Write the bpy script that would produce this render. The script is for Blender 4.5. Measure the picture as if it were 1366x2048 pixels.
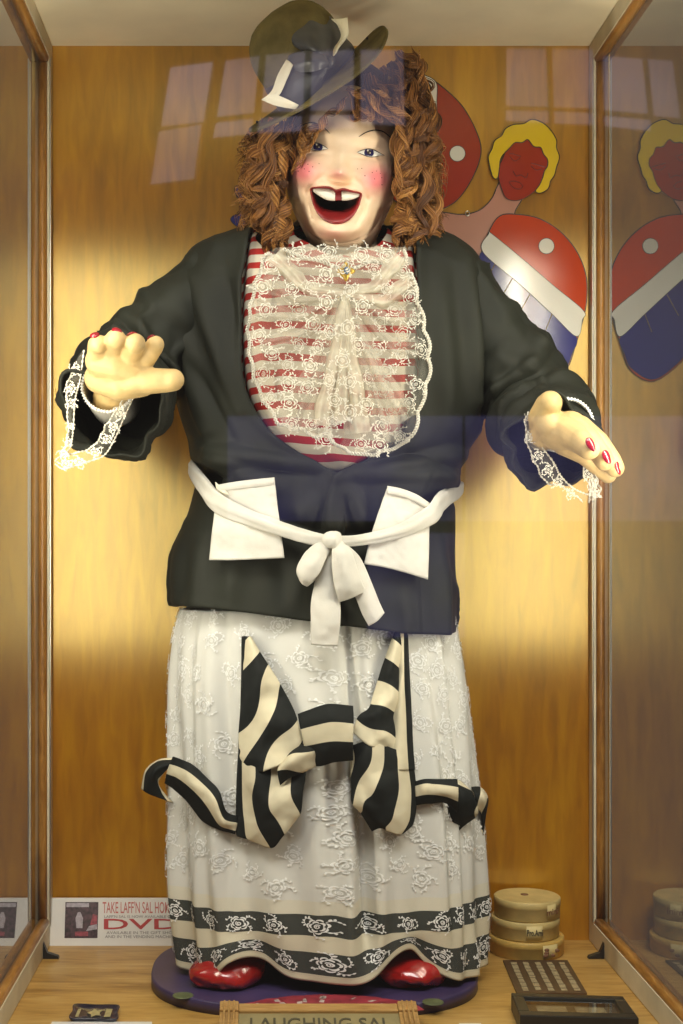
import bpy, bmesh, math, random
import numpy as np
from mathutils import Matrix, Vector

random.seed(7)
rng = np.random.default_rng(11)
scene = bpy.context.scene
for o in list(bpy.data.objects):
    bpy.data.objects.remove(o)
COL = scene.collection

# ------------------------------------------------------------------ camera
# back wall is the plane y = 0, floor z = 0; the camera looks straight at the wall with a little lens shift
CAM_D, CZ, F, VX, VY = 3.3, 0.911, 2808.0, 525.0, 1105.0
cam_data = bpy.data.cameras.new('camera')
cam = bpy.data.objects.new('camera', cam_data)
COL.objects.link(cam)
cam.location = (0, -CAM_D, CZ)
cam.rotation_euler = (math.radians(90), 0, 0)
cam_data.sensor_fit = 'VERTICAL'
cam_data.sensor_height = 36.0
cam_data.lens = F / 2048 * 36.0
cam_data.shift_x = (683 - VX) / 2048
cam_data.shift_y = (VY - 1024) / 2048
cam_data.clip_start = 0.05
cam_data.clip_end = 100
scene.camera = cam

# ------------------------------------------------------------------ world, exposure, render
world = bpy.data.worlds.new('World')
scene.world = world
world.use_nodes = True
bg = world.node_tree.nodes['Background']
bg.inputs[0].default_value = (0.70, 0.62, 0.55, 1)
bg.inputs[1].default_value = 0.085
scene.view_settings.view_transform = 'Standard'
scene.view_settings.look = 'None'
scene.view_settings.gamma = 1.0
scene.view_settings.use_curve_mapping = False
scene.view_settings.exposure = 0.24
scene.render.engine = 'CYCLES'
scene.cycles.use_denoising = True
scene.cycles.max_bounces = 10
scene.cycles.transparent_max_bounces = 24
scene.cycles.sample_clamp_indirect = 6.0
scene.cycles.caustics_reflective = False
scene.cycles.caustics_refractive = False
TUBE_POWER = 73.0
WINDOW_POWER = 0.74

# added fill lamp, no known fixture, in front of the case, above the camera
_al = bpy.data.lights.new('fill_light', 'AREA'); _al.shape = 'RECTANGLE'; _al.size = 2.0; _al.size_y = 0.8; _al.energy = 92; _al.color = (1.0, 0.96, 0.88)
_ao = bpy.data.objects.new('fill_light', _al); COL.objects.link(_ao)
_ao.location = (0.1, -2.7, 3.35); _ao.rotation_euler = (Vector((0.12, -0.3, 0.85)) - Vector(_ao.location)).to_track_quat('-Z', 'Y').to_euler()

# ------------------------------------------------------------------ helpers
def P(px, py, y):
    """point at depth y that the photograph shows at (px, py); vectorised"""
    px, py, y = np.broadcast_arrays(np.asarray(px, float), np.asarray(py, float), np.asarray(y, float))
    d = y + CAM_D
    return np.stack([(px - VX) / F * d, y, CZ + (VY - py) / F * d], -1)

def proj(v):
    d = v[..., 1] + CAM_D
    return VX + v[..., 0] / d * F, VY - (v[..., 2] - CZ) / d * F

def mpp(y):
    return (y + CAM_D) / F

def sstep(a, b, x):
    t = np.clip((x - a) / (b - a), 0, 1)
    return t * t * (3 - 2 * t)

def vn(p, seed=0.0):
    p = np.asarray(p, float)
    i = np.floor(p); f = p - i
    u = f * f * (3 - 2 * f)
    def h(ix, iy, iz):
        v = np.sin(ix * 127.1 + iy * 311.7 + iz * 74.7 + seed * 53.3) * 43758.5453
        return v - np.floor(v)
    r = 0
    for dx in (0, 1):
        wx = u[..., 0] if dx else 1 - u[..., 0]
        for dy in (0, 1):
            wy = u[..., 1] if dy else 1 - u[..., 1]
            for dz in (0, 1):
                wz = u[..., 2] if dz else 1 - u[..., 2]
                r = r + wx * wy * wz * h(i[..., 0] + dx, i[..., 1] + dy, i[..., 2] + dz)
    return r * 2 - 1

def fbm(p, seed=0, o=3):
    p = np.asarray(p, float); r = 0; a = 1.0
    for k in range(o):
        r = r + a * vn(p * 2 ** k, seed + k); a *= 0.5
    return r

def hermite(xk, yk, x):
    xk = np.asarray(xk, float); yk = np.asarray(yk, float)
    m = np.gradient(yk, xk)
    x = np.clip(x, xk[0], xk[-1])
    i = np.clip(np.searchsorted(xk, x) - 1, 0, len(xk) - 2)
    h = xk[i + 1] - xk[i]; t = (x - xk[i]) / h
    return ((2 * t**3 - 3 * t**2 + 1) * yk[i] + (t**3 - 2 * t**2 + t) * h * m[i]
            + (-2 * t**3 + 3 * t**2) * yk[i + 1] + (t**3 - t**2) * h * m[i + 1])

def cr(a, n, closed=False):
    """Catmull-Rom upsample along axis 0 to n samples"""
    a = np.asarray(a, float); m = len(a)
    if closed:
        t = np.arange(n) / n * m
        i = np.floor(t).astype(int); f = (t - i)
        g = lambda k: a[(i + k) % m]
    else:
        t = np.linspace(0, m - 1, n)
        i = np.minimum(np.floor(t).astype(int), m - 2); f = t - i
        ext = np.concatenate([[2 * a[0] - a[1]], a, [2 * a[-1] - a[-2]]])
        g = lambda k: ext[i + k + 1]
    f = f.reshape((-1,) + (1,) * (a.ndim - 1))
    p0, p1, p2, p3 = g(-1), g(0), g(1), g(2)
    return 0.5 * (2 * p1 + (p2 - p0) * f + (2 * p0 - 5 * p1 + 4 * p2 - p3) * f**2 + (3 * p1 - p0 - 3 * p2 + p3) * f**3)

def quads(nr, nc, wrap=False):
    r = np.arange(nr - 1)[:, None]; c = np.arange(nc if wrap else nc - 1)[None, :]
    c2 = (c + 1) % nc
    return np.stack([r * nc + c, r * nc + c2, (r + 1) * nc + c2, (r + 1) * nc + c], -1).reshape(-1, 4)

class MB:
    """collects pieces of one mesh"""
    def __init__(s): s.v = []; s.f = []; s.n = 0; s.uv = []
    def add(s, v, f, uv=None):
        v = np.asarray(v, float).reshape(-1, 3); f = np.asarray(f, int)
        s.v.append(v); s.f.append(f + s.n); s.n += len(v)
        s.uv.append(np.zeros((len(v), 2)) if uv is None else np.asarray(uv, float).reshape(-1, 2))
    def build(s, name, mat, parent=None, **k):
        v = np.concatenate(s.v)
        sizes = {f.shape[1] for f in s.f}
        faces = np.concatenate(s.f) if len(sizes) == 1 else [tuple(r) for f in s.f for r in f]
        return mk(name, v, faces, mat, parent, uv=np.concatenate(s.uv), **k)

ROOT_LOC = {}
def mk(name, V, Fc, mat, parent=None, smooth=True, uv=None, attrs=None, solid=0, sub=0, soff=0.0, rim=True):
    V = np.asarray(V, np.float32).reshape(-1, 3)
    me = bpy.data.meshes.new(name)
    if isinstance(Fc, np.ndarray):
        nf, k = Fc.shape
        me.vertices.add(len(V)); me.vertices.foreach_set('co', V.ravel())
        me.loops.add(nf * k); me.loops.foreach_set('vertex_index', Fc.astype(np.int32).ravel())
        me.polygons.add(nf); me.polygons.foreach_set('loop_start', np.arange(0, nf * k, k, dtype=np.int32))
        me.polygons.foreach_set('loop_total', np.full(nf, k, np.int32))
    else:
        me.from_pydata(V.tolist(), [], [tuple(int(i) for i in f) for f in Fc])
    me.update(calc_edges=True); me.validate()
    me.polygons.foreach_set('use_smooth', np.full(len(me.polygons), bool(smooth)))
    if uv is not None:
        uvl = me.uv_layers.new(name='UVMap')
        li = np.empty(len(me.loops), np.int32); me.loops.foreach_get('vertex_index', li)
        uvl.data.foreach_set('uv', np.asarray(uv, np.float32).reshape(-1, 2)[li].ravel())
    for k_, a in (attrs or {}).items():
        at = me.attributes.new(k_, 'FLOAT', 'POINT')
        at.data.foreach_set('value', np.asarray(a, np.float32).ravel())
    me.materials.append(mat)
    o = bpy.data.objects.new(name, me)
    COL.objects.link(o)
    if parent is not None:
        o.parent = parent
        if parent.name in ROOT_LOC:
            o.matrix_parent_inverse = Matrix.Translation(-Vector(ROOT_LOC[parent.name]))
    if sub:
        m = o.modifiers.new('Subdivision', 'SUBSURF'); m.levels = sub; m.render_levels = sub
    if solid:
        m = o.modifiers.new('Solidify', 'SOLIDIFY'); m.thickness = solid; m.offset = soff; m.use_rim = rim
    return o

def root(name, loc, label, cat, group=None):
    o = bpy.data.objects.new(name, None); COL.objects.link(o)
    o.location = loc; o.empty_display_size = 0.05
    ROOT_LOC[o.name] = tuple(float(c) for c in loc)
    return tag(o, label, cat, group)

def tag(o, label=None, cat=None, group=None, kind=None):
    if label: o['label'] = label
    if cat: o['category'] = cat
    if group: o['group'] = group
    if kind: o['kind'] = kind
    return o

def box(x0, x1, y0, y1, z0, z1):
    v = np.array([(x, y, z) for z in (z0, z1) for y in (y0, y1) for x in (x0, x1)], float)
    f = np.array([(0, 2, 3, 1), (4, 5, 7, 6), (0, 1, 5, 4), (2, 6, 7, 3), (0, 4, 6, 2), (1, 3, 7, 5)])
    return v, f

def bevel(o, w, seg=2):
    m = o.modifiers.new('Bevel', 'BEVEL'); m.width = w; m.segments = seg; m.limit_method = 'ANGLE'
    return o

def slab_mesh(pts, thick_vec):
    """closed outline (n,3) extruded along thick_vec"""
    pts = np.asarray(pts, float); n = len(pts)
    v = np.concatenate([pts, pts + np.asarray(thick_vec, float)])
    f = [tuple(range(n)), tuple(range(2 * n - 1, n - 1, -1))] + [(i, i + n, (i + 1) % n + n, (i + 1) % n) for i in range(n)]
    return v, f

def slab(name, pts2, y, thick, mat, parent=None, up=0):
    """flat cut-out facing the camera, outline in photo pixels at depth y"""
    pts2 = np.asarray(pts2, float)
    if up: pts2 = cr(pts2, up, True)
    v, f = slab_mesh(P(pts2[:, 0], pts2[:, 1], y), (0, thick, 0))
    return mk(name, v, f, mat, parent, smooth=False)

def tube_mesh(path, rad, ns=8, cap=True, flat=None, up0=None):
    """tube along path (n,3) with radius (n,) ; flat squashes the second axis"""
    path = np.asarray(path, float); n = len(path)
    rad = np.broadcast_to(np.asarray(rad, float), (n,))
    T = np.gradient(path, axis=0); T /= np.linalg.norm(T, axis=1)[:, None] + 1e-12
    N = np.zeros_like(path)
    ref = np.array(up0 if up0 is not None else ((0, 0, 1) if abs(T[0][2]) < 0.9 else (1, 0, 0)), float)
    v = ref - T[0] * ref.dot(T[0]); N[0] = v / np.linalg.norm(v)
    for i in range(1, n):
        v = N[i - 1] - T[i] * N[i - 1].dot(T[i]); N[i] = v / (np.linalg.norm(v) + 1e-12)
    B = np.cross(T, N)
    a = np.arange(ns) / ns * 2 * np.pi
    fl = np.ones(n) if flat is None else np.broadcast_to(flat, (n,))
    V = path[:, None] + rad[:, None, None] * (np.cos(a)[None, :, None] * N[:, None] + (fl[:, None, None]) * np.sin(a)[None, :, None] * B[:, None])
    f = quads(n, ns, True)[:, ::-1]
    V = V.reshape(-1, 3)
    if cap:
        V = np.concatenate([V, path[:1], path[-1:]])
        c0, c1 = n * ns, n * ns + 1
        j = np.arange(ns); j2 = (j + 1) % ns
        f = np.concatenate([f, np.stack([j, j2, np.full(ns, c0), np.full(ns, c0)], -1)[:, :4],
                            np.stack([(n - 1) * ns + j2, (n - 1) * ns + j, np.full(ns, c1), np.full(ns, c1)], -1)])
        # make caps true triangles by tiny duplicate vertices
        V = np.concatenate([V, path[:1], path[-1:]])
        f[-2 * ns:-ns, 3] = n * ns + 2; f[-ns:, 3] = n * ns + 3
    return V, f

def ellipsoid(c, r, R=None, nu=20, nv=12):
    th = np.linspace(0, np.pi, nv)[:, None]; ph = (np.arange(nu) / nu * 2 * np.pi)[None]
    v = np.stack([np.sin(th) * np.cos(ph), np.sin(th) * np.sin(ph), np.cos(th) + 0 * ph], -1).reshape(-1, 3) * np.asarray(r, float)
    if R is not None: v = v @ np.asarray(R, float).T
    return v + np.asarray(c, float), quads(nv, nu, True)

def lathe(prof, n=48, c=(0, 0, 0)):
    """profile list of (r, z)"""
    prof = np.asarray(prof, float); a = np.arange(n) / n * 2 * np.pi
    V = np.stack([prof[:, 0][:, None] * np.cos(a), prof[:, 0][:, None] * np.sin(a), prof[:, 1][:, None] + 0 * a], -1).reshape(-1, 3)
    return V + np.asarray(c, float), quads(len(prof), n, True)

# ------------------------------------------------------------------ materials
def mat(name, col, rough=0.6, spec=0.5, metal=0.0, var=0.0, vscale=8.0, bump=0.0, bscale=60.0, sheen=0.0, coat=0.0, vstretch=(1, 1, 1), trans=None, emit=None, bdist=0.002):
    m = bpy.data.materials.new(name); m.use_nodes = True
    nt = m.node_tree; b = nt.nodes['Principled BSDF']
    b.inputs['Base Color'].default_value = (*col, 1)
    b.inputs['Roughness'].default_value = rough
    b.inputs['Specular IOR Level'].default_value = spec
    b.inputs['Metallic'].default_value = metal
    if sheen: b.inputs['Sheen Weight'].default_value = sheen
    if coat:
        b.inputs['Coat Weight'].default_value = coat; b.inputs['Coat Roughness'].default_value = 0.12
    if emit:
        b.inputs['Emission Color'].default_value = (*emit[0], 1); b.inputs['Emission Strength'].default_value = emit[1]
    tc = nt.nodes.new('ShaderNodeTexCoord'); mp = nt.nodes.new('ShaderNodeMapping')
    nt.links.new(tc.outputs['Object'], mp.inputs[0]); mp.inputs['Scale'].default_value = vstretch
    if var:
        n = nt.nodes.new('ShaderNodeTexNoise'); n.inputs['Scale'].default_value = vscale; n.inputs['Detail'].default_value = 6
        nt.links.new(mp.outputs[0], n.inputs[0])
        r = nt.nodes.new('ShaderNodeValToRGB')
        r.color_ramp.elements[0].position = 0.3; r.color_ramp.elements[1].position = 0.7
        r.color_ramp.elements[0].color = (*[c * (1 - var) for c in col], 1)
        r.color_ramp.elements[1].color = (*[min(1, c * (1 + var)) for c in col], 1)
        nt.links.new(n.outputs[0], r.inputs[0]); nt.links.new(r.outputs[0], b.inputs['Base Color'])
    if bump:
        n2 = nt.nodes.new('ShaderNodeTexNoise'); n2.inputs['Scale'].default_value = bscale; n2.inputs['Detail'].default_value = 4
        nt.links.new(mp.outputs[0], n2.inputs[0])
        bp = nt.nodes.new('ShaderNodeBump'); bp.inputs['Strength'].default_value = bump; bp.inputs['Distance'].default_value = bdist
        nt.links.new(n2.outputs[0], bp.inputs['Height']); nt.links.new(bp.outputs[0], b.inputs['Normal'])
    if trans is not None:
        out = nt.nodes['Material Output']; t = nt.nodes.new('ShaderNodeBsdfTransparent'); mx = nt.nodes.new('ShaderNodeMixShader')
        mx.inputs[0].default_value = trans
        nt.links.new(t.outputs[0], mx.inputs[1]); nt.links.new(b.outputs[0], mx.inputs[2]); nt.links.new(mx.outputs[0], out.inputs[0])
    return m

def N(nt, kind, **k):
    n = nt.nodes.new(kind)
    for a, b in k.items(): setattr(n, a, b)
    return n

def ramp(nt, pts, interp='LINEAR'):
    r = nt.nodes.new('ShaderNodeValToRGB'); cr_ = r.color_ramp; cr_.interpolation = interp
    while len(cr_.elements) < len(pts): cr_.elements.new(0.5)
    for e, (p, c) in zip(cr_.elements, pts): e.position = p; e.color = (*c, 1)
    return r

def wood(name, dark, mid, light, rough=0.35, aniso=0.0, grain='Z', scale=1.0, figure=1.0, spec=0.5, bump=0.08):
    m = bpy.data.materials.new(name); m.use_nodes = True
    nt = m.node_tree; b = nt.nodes['Principled BSDF']; L = nt.links.new
    tc = N(nt, 'ShaderNodeTexCoord'); mp = N(nt, 'ShaderNodeMapping')
    s = {'Z': (1, 1, 0.16), 'X': (0.16, 1, 1), 'Y': (1, 0.16, 1)}[grain]
    mp.inputs['Scale'].default_value = [c * scale for c in s]
    L(tc.outputs['Object'], mp.inputs[0])
    w = N(nt, 'ShaderNodeTexNoise'); w.inputs['Scale'].default_value = 3.2; w.inputs['Detail'].default_value = 5; w.inputs['Distortion'].default_value = 1.6 * figure
    L(mp.outputs[0], w.inputs[0])
    fine = N(nt, 'ShaderNodeTexNoise'); fine.inputs['Scale'].default_value = 46; fine.inputs['Detail'].default_value = 6; fine.inputs['Distortion'].default_value = 0.6
    L(mp.outputs[0], fine.inputs[0])
    mix = N(nt, 'ShaderNodeMix', data_type='FLOAT'); mix.inputs[0].default_value = 0.42
    L(w.outputs[0], mix.inputs[2]); L(fine.outputs[0], mix.inputs[3])
    r = ramp(nt, [(0.36, dark), (0.5, mid), (0.64, light)]); L(mix.outputs[0], r.inputs[0])
    L(r.outputs[0], b.inputs['Base Color'])
    b.inputs['Roughness'].default_value = rough; b.inputs['Specular IOR Level'].default_value = spec
    if aniso:
        tg = N(nt, 'ShaderNodeTangent', direction_type='RADIAL', axis='Z')   # grain runs upright, so the varnish scatters sideways
        b.inputs['Anisotropic'].default_value = aniso; L(tg.outputs[0], b.inputs['Tangent']); b.inputs['IOR'].default_value = 2.3; b.inputs['Specular Tint'].default_value = (1.0, 0.84, 0.36, 1)
    bp = N(nt, 'ShaderNodeBump'); bp.inputs['Strength'].default_value = bump; bp.inputs['Distance'].default_value = 0.004
    L(mix.outputs[0], bp.inputs['Height']); L(bp.outputs[0], b.inputs['Normal'])
    return m

def thin_glass(name, tint=(0.96, 0.97, 0.97), ior=1.5):
    m = bpy.data.materials.new(name); m.use_nodes = True
    nt = m.node_tree; L = nt.links.new
    nt.nodes.remove(nt.nodes['Principled BSDF'])
    t = N(nt, 'ShaderNodeBsdfTransparent'); t.inputs[0].default_value = (*tint, 1)
    g = N(nt, 'ShaderNodeBsdfGlossy'); g.inputs['Roughness'].default_value = 0.022; g.inputs[0].default_value = (1, 1, 1, 1)
    lw = N(nt, 'ShaderNodeLayerWeight'); lw.inputs[0].default_value = 0.5
    def mth(op, a_, b_=None):
        n = N(nt, 'ShaderNodeMath', operation=op)
        for i_, q in enumerate((a_, b_)):
            if q is None: continue
            if isinstance(q, (int, float)): n.inputs[i_].default_value = q
            else: L(q, n.inputs[i_])
        return n.outputs[0]
    r1 = mth('MULTIPLY_ADD', mth('POWER', lw.outputs['Facing'], 5.0), 0.957); r1.node.inputs[2].default_value = 0.043
    fr = N(nt, 'ShaderNodeMath', operation='DIVIDE')      # both faces of the sheet
    L(mth('MULTIPLY', r1, 2.0), fr.inputs[0]); L(mth('ADD', r1, 1.0), fr.inputs[1])
    mx = N(nt, 'ShaderNodeMixShader')
    L(fr.outputs[0], mx.inputs[0]); L(t.outputs[0], mx.inputs[1]); L(g.outputs[0], mx.inputs[2])
    L(mx.outputs[0], nt.nodes['Material Output'].inputs[0])
    return m

M = {}
M['panel'] = wood('varnished_plywood', (0.19, 0.060, 0.0003), (0.38, 0.142, 0.0005), (0.52, 0.230, 0.002), rough=0.34, aniso=0.85, grain='Z', scale=1.0, spec=1.0, bump=0.16)
M['floor'] = wood('floor_ply', (0.28, 0.14, 0.025), (0.47, 0.27, 0.065), (0.58, 0.37, 0.12), rough=0.36, grain='X', scale=1.6, bump=0.10)
M['oak'] = wood('oak_bead', (0.20, 0.08, 0.012), (0.36, 0.165, 0.03), (0.46, 0.23, 0.06), rough=0.35, grain='Y', scale=3, bump=0.15)
M['oak_v'] = wood('oak_post', (0.20, 0.08, 0.012), (0.34, 0.155, 0.028), (0.44, 0.22, 0.055), rough=0.35, grain='Z', scale=3, bump=0.15)
M['cream_board'] = mat('cream_board', (0.64, 0.58, 0.42), 0.55, var=0.16, vscale=9, bump=0.1, bscale=40)
M['ceiling'] = mat('ceiling_board', (0.90, 0.83, 0.60), 0.7, var=0.08, vscale=5, bump=0.08, bscale=30)
M['glass'] = thin_glass('case_glass')
M['tube'] = mat('tube_phosphor', (0.9, 0.9, 0.85), 0.4, emit=((1.0, 0.93, 0.74), TUBE_POWER))
M['metal'] = mat('bare_metal', (0.6, 0.6, 0.58), 0.3, metal=1.0)
M['black'] = mat('black_plastic', (0.012, 0.012, 0.012), 0.4)
M['windowlight'] = mat('daylit_pane', (0.1, 0.1, 0.1), 0.5, emit=((0.84, 0.74, 1.0), WINDOW_POWER))
M['haze_panel'] = mat('haze_panel_glow', (0.1, 0.1, 0.1), 0.5, emit=((0.50, 0.46, 1.0), WINDOW_POWER * 0.55))  # glow of panels added so the glass mirrors a violet haze; source unknown
for _k, _sc in (('windowlight', 1.1), ('haze_panel', 1.6)):     # noise makes panes and added haze panels glow unevenly, softening their reflections
    _m = M[_k]; _nt = _m.node_tree; _b = _nt.nodes['Principled BSDF']; _tc = N(_nt, 'ShaderNodeTexCoord'); _no = N(_nt, 'ShaderNodeTexNoise')
    _no.inputs['Scale'].default_value = _sc; _no.inputs['Detail'].default_value = 5; _nt.links.new(_tc.outputs['Object'], _no.inputs[0])
    _mr = N(_nt, 'ShaderNodeMapRange'); _mr.inputs[1].default_value = 0.3; _mr.inputs[2].default_value = 0.7; _st = _b.inputs['Emission Strength'].default_value
    _mr.inputs[3].default_value = _st * 0.45; _mr.inputs[4].default_value = _st * 1.5
    _nt.links.new(_no.outputs[0], _mr.inputs[0]); _nt.links.new(_mr.outputs[0], _b.inputs['Emission Strength'])
M['paintwood'] = mat('window_paint', (0.25, 0.23, 0.2), 0.6)

# ------------------------------------------------------------------ the case
XL, XR, H, DEP = -0.4924, 0.7662, 2.1015, 0.95
v, f = box(XL - 0.05, XR + 0.05, 0.0, 0.018, -0.03, H + 0.03)
tag(mk('back_wall', v, f, M['panel'], smooth=False), 'varnished golden brown plywood back wall of the case', kind='structure')
v, f = box(XL - 0.05, XR + 0.05, -DEP - 0.03, -0.0005, -0.03, 0.0)
tag(mk('floor', v, f, M['floor'], smooth=False), 'honey coloured plywood floor of the case', kind='structure')
v, f = box(XL - 0.05, XR + 0.05, -DEP - 0.03, -0.0005, H, H + 0.02)
tag(mk('ceiling', v, f, M['ceiling'], smooth=False), 'cream painted ceiling board of the case', kind='structure')

case = root('display_case', (0.137, -0.475, 0.0), 'tall glass display case with cream boards and oak beads', 'display case')
def bead(name, p0, p1, r, m, half=None):
    path = np.linspace(p0, p1, 12)
    v, f = tube_mesh(path, r, 14)
    return mk(name, v, f, m, case)
for s, X in ((-1, XL), (1, XR)):
    def bx(name, a, b, y0, y1, z0, z1, m, bev=0.0015):
        x0, x1 = sorted((X + s * a, X + s * b))
        o = mk(name, *box(x0, x1, y0, y1, z0, z1), m, case, smooth=False)
        return bevel(o, bev)
    # bottom and top boards with an oak bead where the glass sits
    bx('bottom_board', 0.0, 0.030, -DEP + 0.05, -0.052, 0.001, 0.052, M['cream_board'])
    bead('bottom_bead', (X + s * 0.014, -DEP + 0.05, 0.054), (X + s * 0.014, -0.05, 0.054), 0.0125, M['oak'])
    bx('top_board', 0.0, 0.030, -DEP + 0.05, -0.052, H - 0.044, H - 0.001, M['cream_board'])
    bead('top_bead', (X + s * 0.014, -DEP + 0.05, H - 0.046), (X + s * 0.014, -0.05, H - 0.046), 0.0125, M['oak'])
    # back corner post: pale inner face, oak bead in front
    bx('corner_post', 0.001, 0.034, -0.048, -0.001, 0.001, H - 0.001, M['cream_board'])
    bead('post_bead', (X + s * 0.0165, -0.051, 0.055), (X + s * 0.0165, -0.051, H - 0.05), 0.0105, M['oak_v'])
    bx('aluminium_strip', -0.0018, 0.0008, -0.046, -0.038, 0.054, H - 0.045, M['metal'], 0.0004)
    bx('corner_post', 0.001, 0.034, -DEP, -DEP + 0.046, 0.001, H - 0.001, M['oak_v'])
    x0, x1 = sorted((X + s * 0.021, X + s * 0.025))
    mk('glass_pane', *box(x0, x0 + 1e-4, -DEP + 0.046, -0.05, 0.052, H - 0.044)[:1], np.array([(0, 4, 6, 2)]), M['glass'], case, smooth=False)
vv = np.array([(XL, -DEP - 0.004, 0.0), (XR, -DEP - 0.004, 0.0), (XR, -DEP - 0.004, H), (XL, -DEP - 0.004, H)])
mk('glass_pane', vv, np.array([(0, 1, 2, 3)]), M['glass'], case, smooth=False)

# two four-foot fluorescent tubes standing in the front corners
for X, side in ((XL + 0.016, 'left'), (XR - 0.016, 'right')):
    t = root('fluorescent_tube', (X, -0.885, 0.61), 'upright fluorescent tube in the front %s corner of the case' % side, 'lamp', 'upright fluorescent tubes')
    pth = np.array([(X, -0.885, z) for z in np.linspace(0.635, 1.775, 10)])
    v, f = tube_mesh(pth, 0.0125, 14); mk('tube', v, f, M['tube'], t)
    for z0, z1 in ((0.60, 0.64), (1.77, 1.81)):
        v, f = tube_mesh(np.array([(X, -0.885, z0), (X, -0.885, z1)]), 0.0145, 14); mk('end_cap', v, f, M['metal'], t, smooth=False)

# daylit windows and added haze panels across the room; they only show as reflections in the front glass
YW = -9.0
DW = 2 * (-DEP - 0.004) - YW
def wpt(px, py):
    p = P(px, py, DW); p[..., 1] = YW; return p
def window(name, label, rects, m, frame=None):
    pts = np.concatenate([np.asarray(r, float) for r in rects])
    c = wpt(pts[:, 0].mean(), pts[:, 1].max())
    w = root(name, c, label, 'window', 'windows across the room')
    for r in rects:
        q = wpt(np.array([p[0] for p in r]), np.array([p[1] for p in r]))
        mk('pane', q, np.array([(0, 1, 2, 3)]), m, w, smooth=False)
    if frame:
        for a, b in frame:
            q0, q1 = wpt(*a), wpt(*b)
            v, f = tube_mesh(np.array([q0, q1]) - np.array([0, 0.05, 0]), 0.03, 4); mk('glazing_bar', v, f, M['paintwood'], w, smooth=False)
    return w
rA = [[(341, 135), (426, 124), (407, 244), (322, 253)], [(318, 263), (403, 249), (388, 358), (301, 369)],
      [(451, 122), (519, 112), (508, 226), (434, 234)], [(532, 110), (610, 104), (606, 222), (523, 225)],
      [(624, 103), (707, 100), (708, 220), (621, 221)], [(721, 100), (806, 100), (810, 250), (722, 248)], [(432, 246), (506, 237), (502, 268), (426, 276)], [(520, 236), (604, 232), (602, 262), (514, 266)], [(620, 231), (708, 230), (709, 256), (618, 260)]]
window('room_panes', 'slanted many-paned window mirrored in the glass above the hat', rA, M['windowlight'], [((436, 110), (395, 365)), ((312, 258), (520, 236))])
rB = [[(1013, 97), (1092, 97), (1096, 214), (1012, 212)], [(1104, 97), (1186, 98), (1190, 217), (1108, 214)],
      [(1012, 221), (1096, 222), (1097, 246), (1012, 242)], [(1108, 223), (1190, 226), (1190, 250), (1108, 247)],
      [(1206, 112), (1284, 118), (1296, 228), (1208, 220)], [(1296, 118), (1345, 122), (1360, 236), (1308, 232)], [(1208, 232), (1300, 240), (1302, 262), (1210, 252)]]
window('room_panes', 'wide many-paned window mirrored in the glass above the yellow-haired cutout', rB, M['windowlight'], [((1100, 90), (1102, 255)), ((1005, 217), (1195, 221))])
window('room_panes', 'broad low glowing panels added to be mirrored as a violet haze across the jacket waist', [[(455, 832), (925, 832), (925, 1042), (455, 1042)], [(930, 832), (1400, 832), (1400, 1042), (930, 1042)],
       [(735, 1066), (930, 1066), (930, 1275), (735, 1275)]], M['haze_panel'])
# ================================================================== the laughing figure
YC = -0.28
KP = mpp(YC)

class Loft:
    """upright body of soft oval sections; table rows are (photo row at depth yc, left px, right px, half depth m)"""
    def __init__(s, tab, yc, p=2.4):
        t = np.asarray(tab, float)[::-1]; k = mpp(yc)
        s.z = CZ + (VY - t[:, 0]) * k; s.xl = (t[:, 1] - VX) * k; s.xr = (t[:, 2] - VX) * k; s.d = t[:, 3]; s.yc = yc; s.p = p
    def par(s, z):
        return hermite(s.z, s.xl, z), hermite(s.z, s.xr, z), hermite(s.z, s.d, z)
    def pt(s, th, z, off=0.0):
        xl, xr, d = s.par(z); e = 2 / s.p
        sg = lambda a: np.sign(a) * np.abs(a) ** e
        x = (xl + xr) / 2 + ((xr - xl) / 2 + off) * sg(np.sin(th))
        y = s.yc - (d + off) * sg(np.cos(th))
        return np.stack(np.broadcast_arrays(x, y, z + 0 * x), -1)
    def hit(s, px, py, off=0.0):
        px = np.asarray(px, float); py = np.asarray(py, float); y = np.full(np.broadcast(px, py).shape, s.yc)
        for _ in range(14):
            d = y + CAM_D; x = (px - VX) / F * d; z = CZ + (VY - py) / F * d
            xl, xr, dd = s.par(z)
            u = np.clip(np.abs((x - (xl + xr) / 2) / ((xr - xl) / 2 + off)), 0, 0.985)
            y = 0.5 * y + 0.5 * (s.yc - (dd + off) * (1 - u ** s.p) ** (1 / s.p))
        return P(px, py, y)

torso = Loft([(462, 478, 868, 0.085), (476, 440, 895, 0.115), (492, 398, 922, 0.14), (540, 362, 965, 0.178), (600, 350, 985, 0.202), (700, 350, 990, 0.222),
              (800, 358, 985, 0.226), (860, 372, 962, 0.222), (905, 388, 928, 0.212), (945, 396, 913, 0.204), (1000, 387, 906, 0.203), (1060, 370, 906, 0.207),
              (1150, 354, 909, 0.214), (1230, 344, 911, 0.218), (1300, 342, 911, 0.22)], YC, 2.5)
skirtL = Loft([(1190, 372, 900, 0.185), (1240, 358, 908, 0.192), (1330, 346, 922, 0.200), (1450, 344, 936, 0.205), (1600, 346, 950, 0.210), (1750, 345, 958, 0.213),
               (1850, 352, 962, 0.214), (1960, 360, 966, 0.214)], YC, 2.4)

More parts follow.
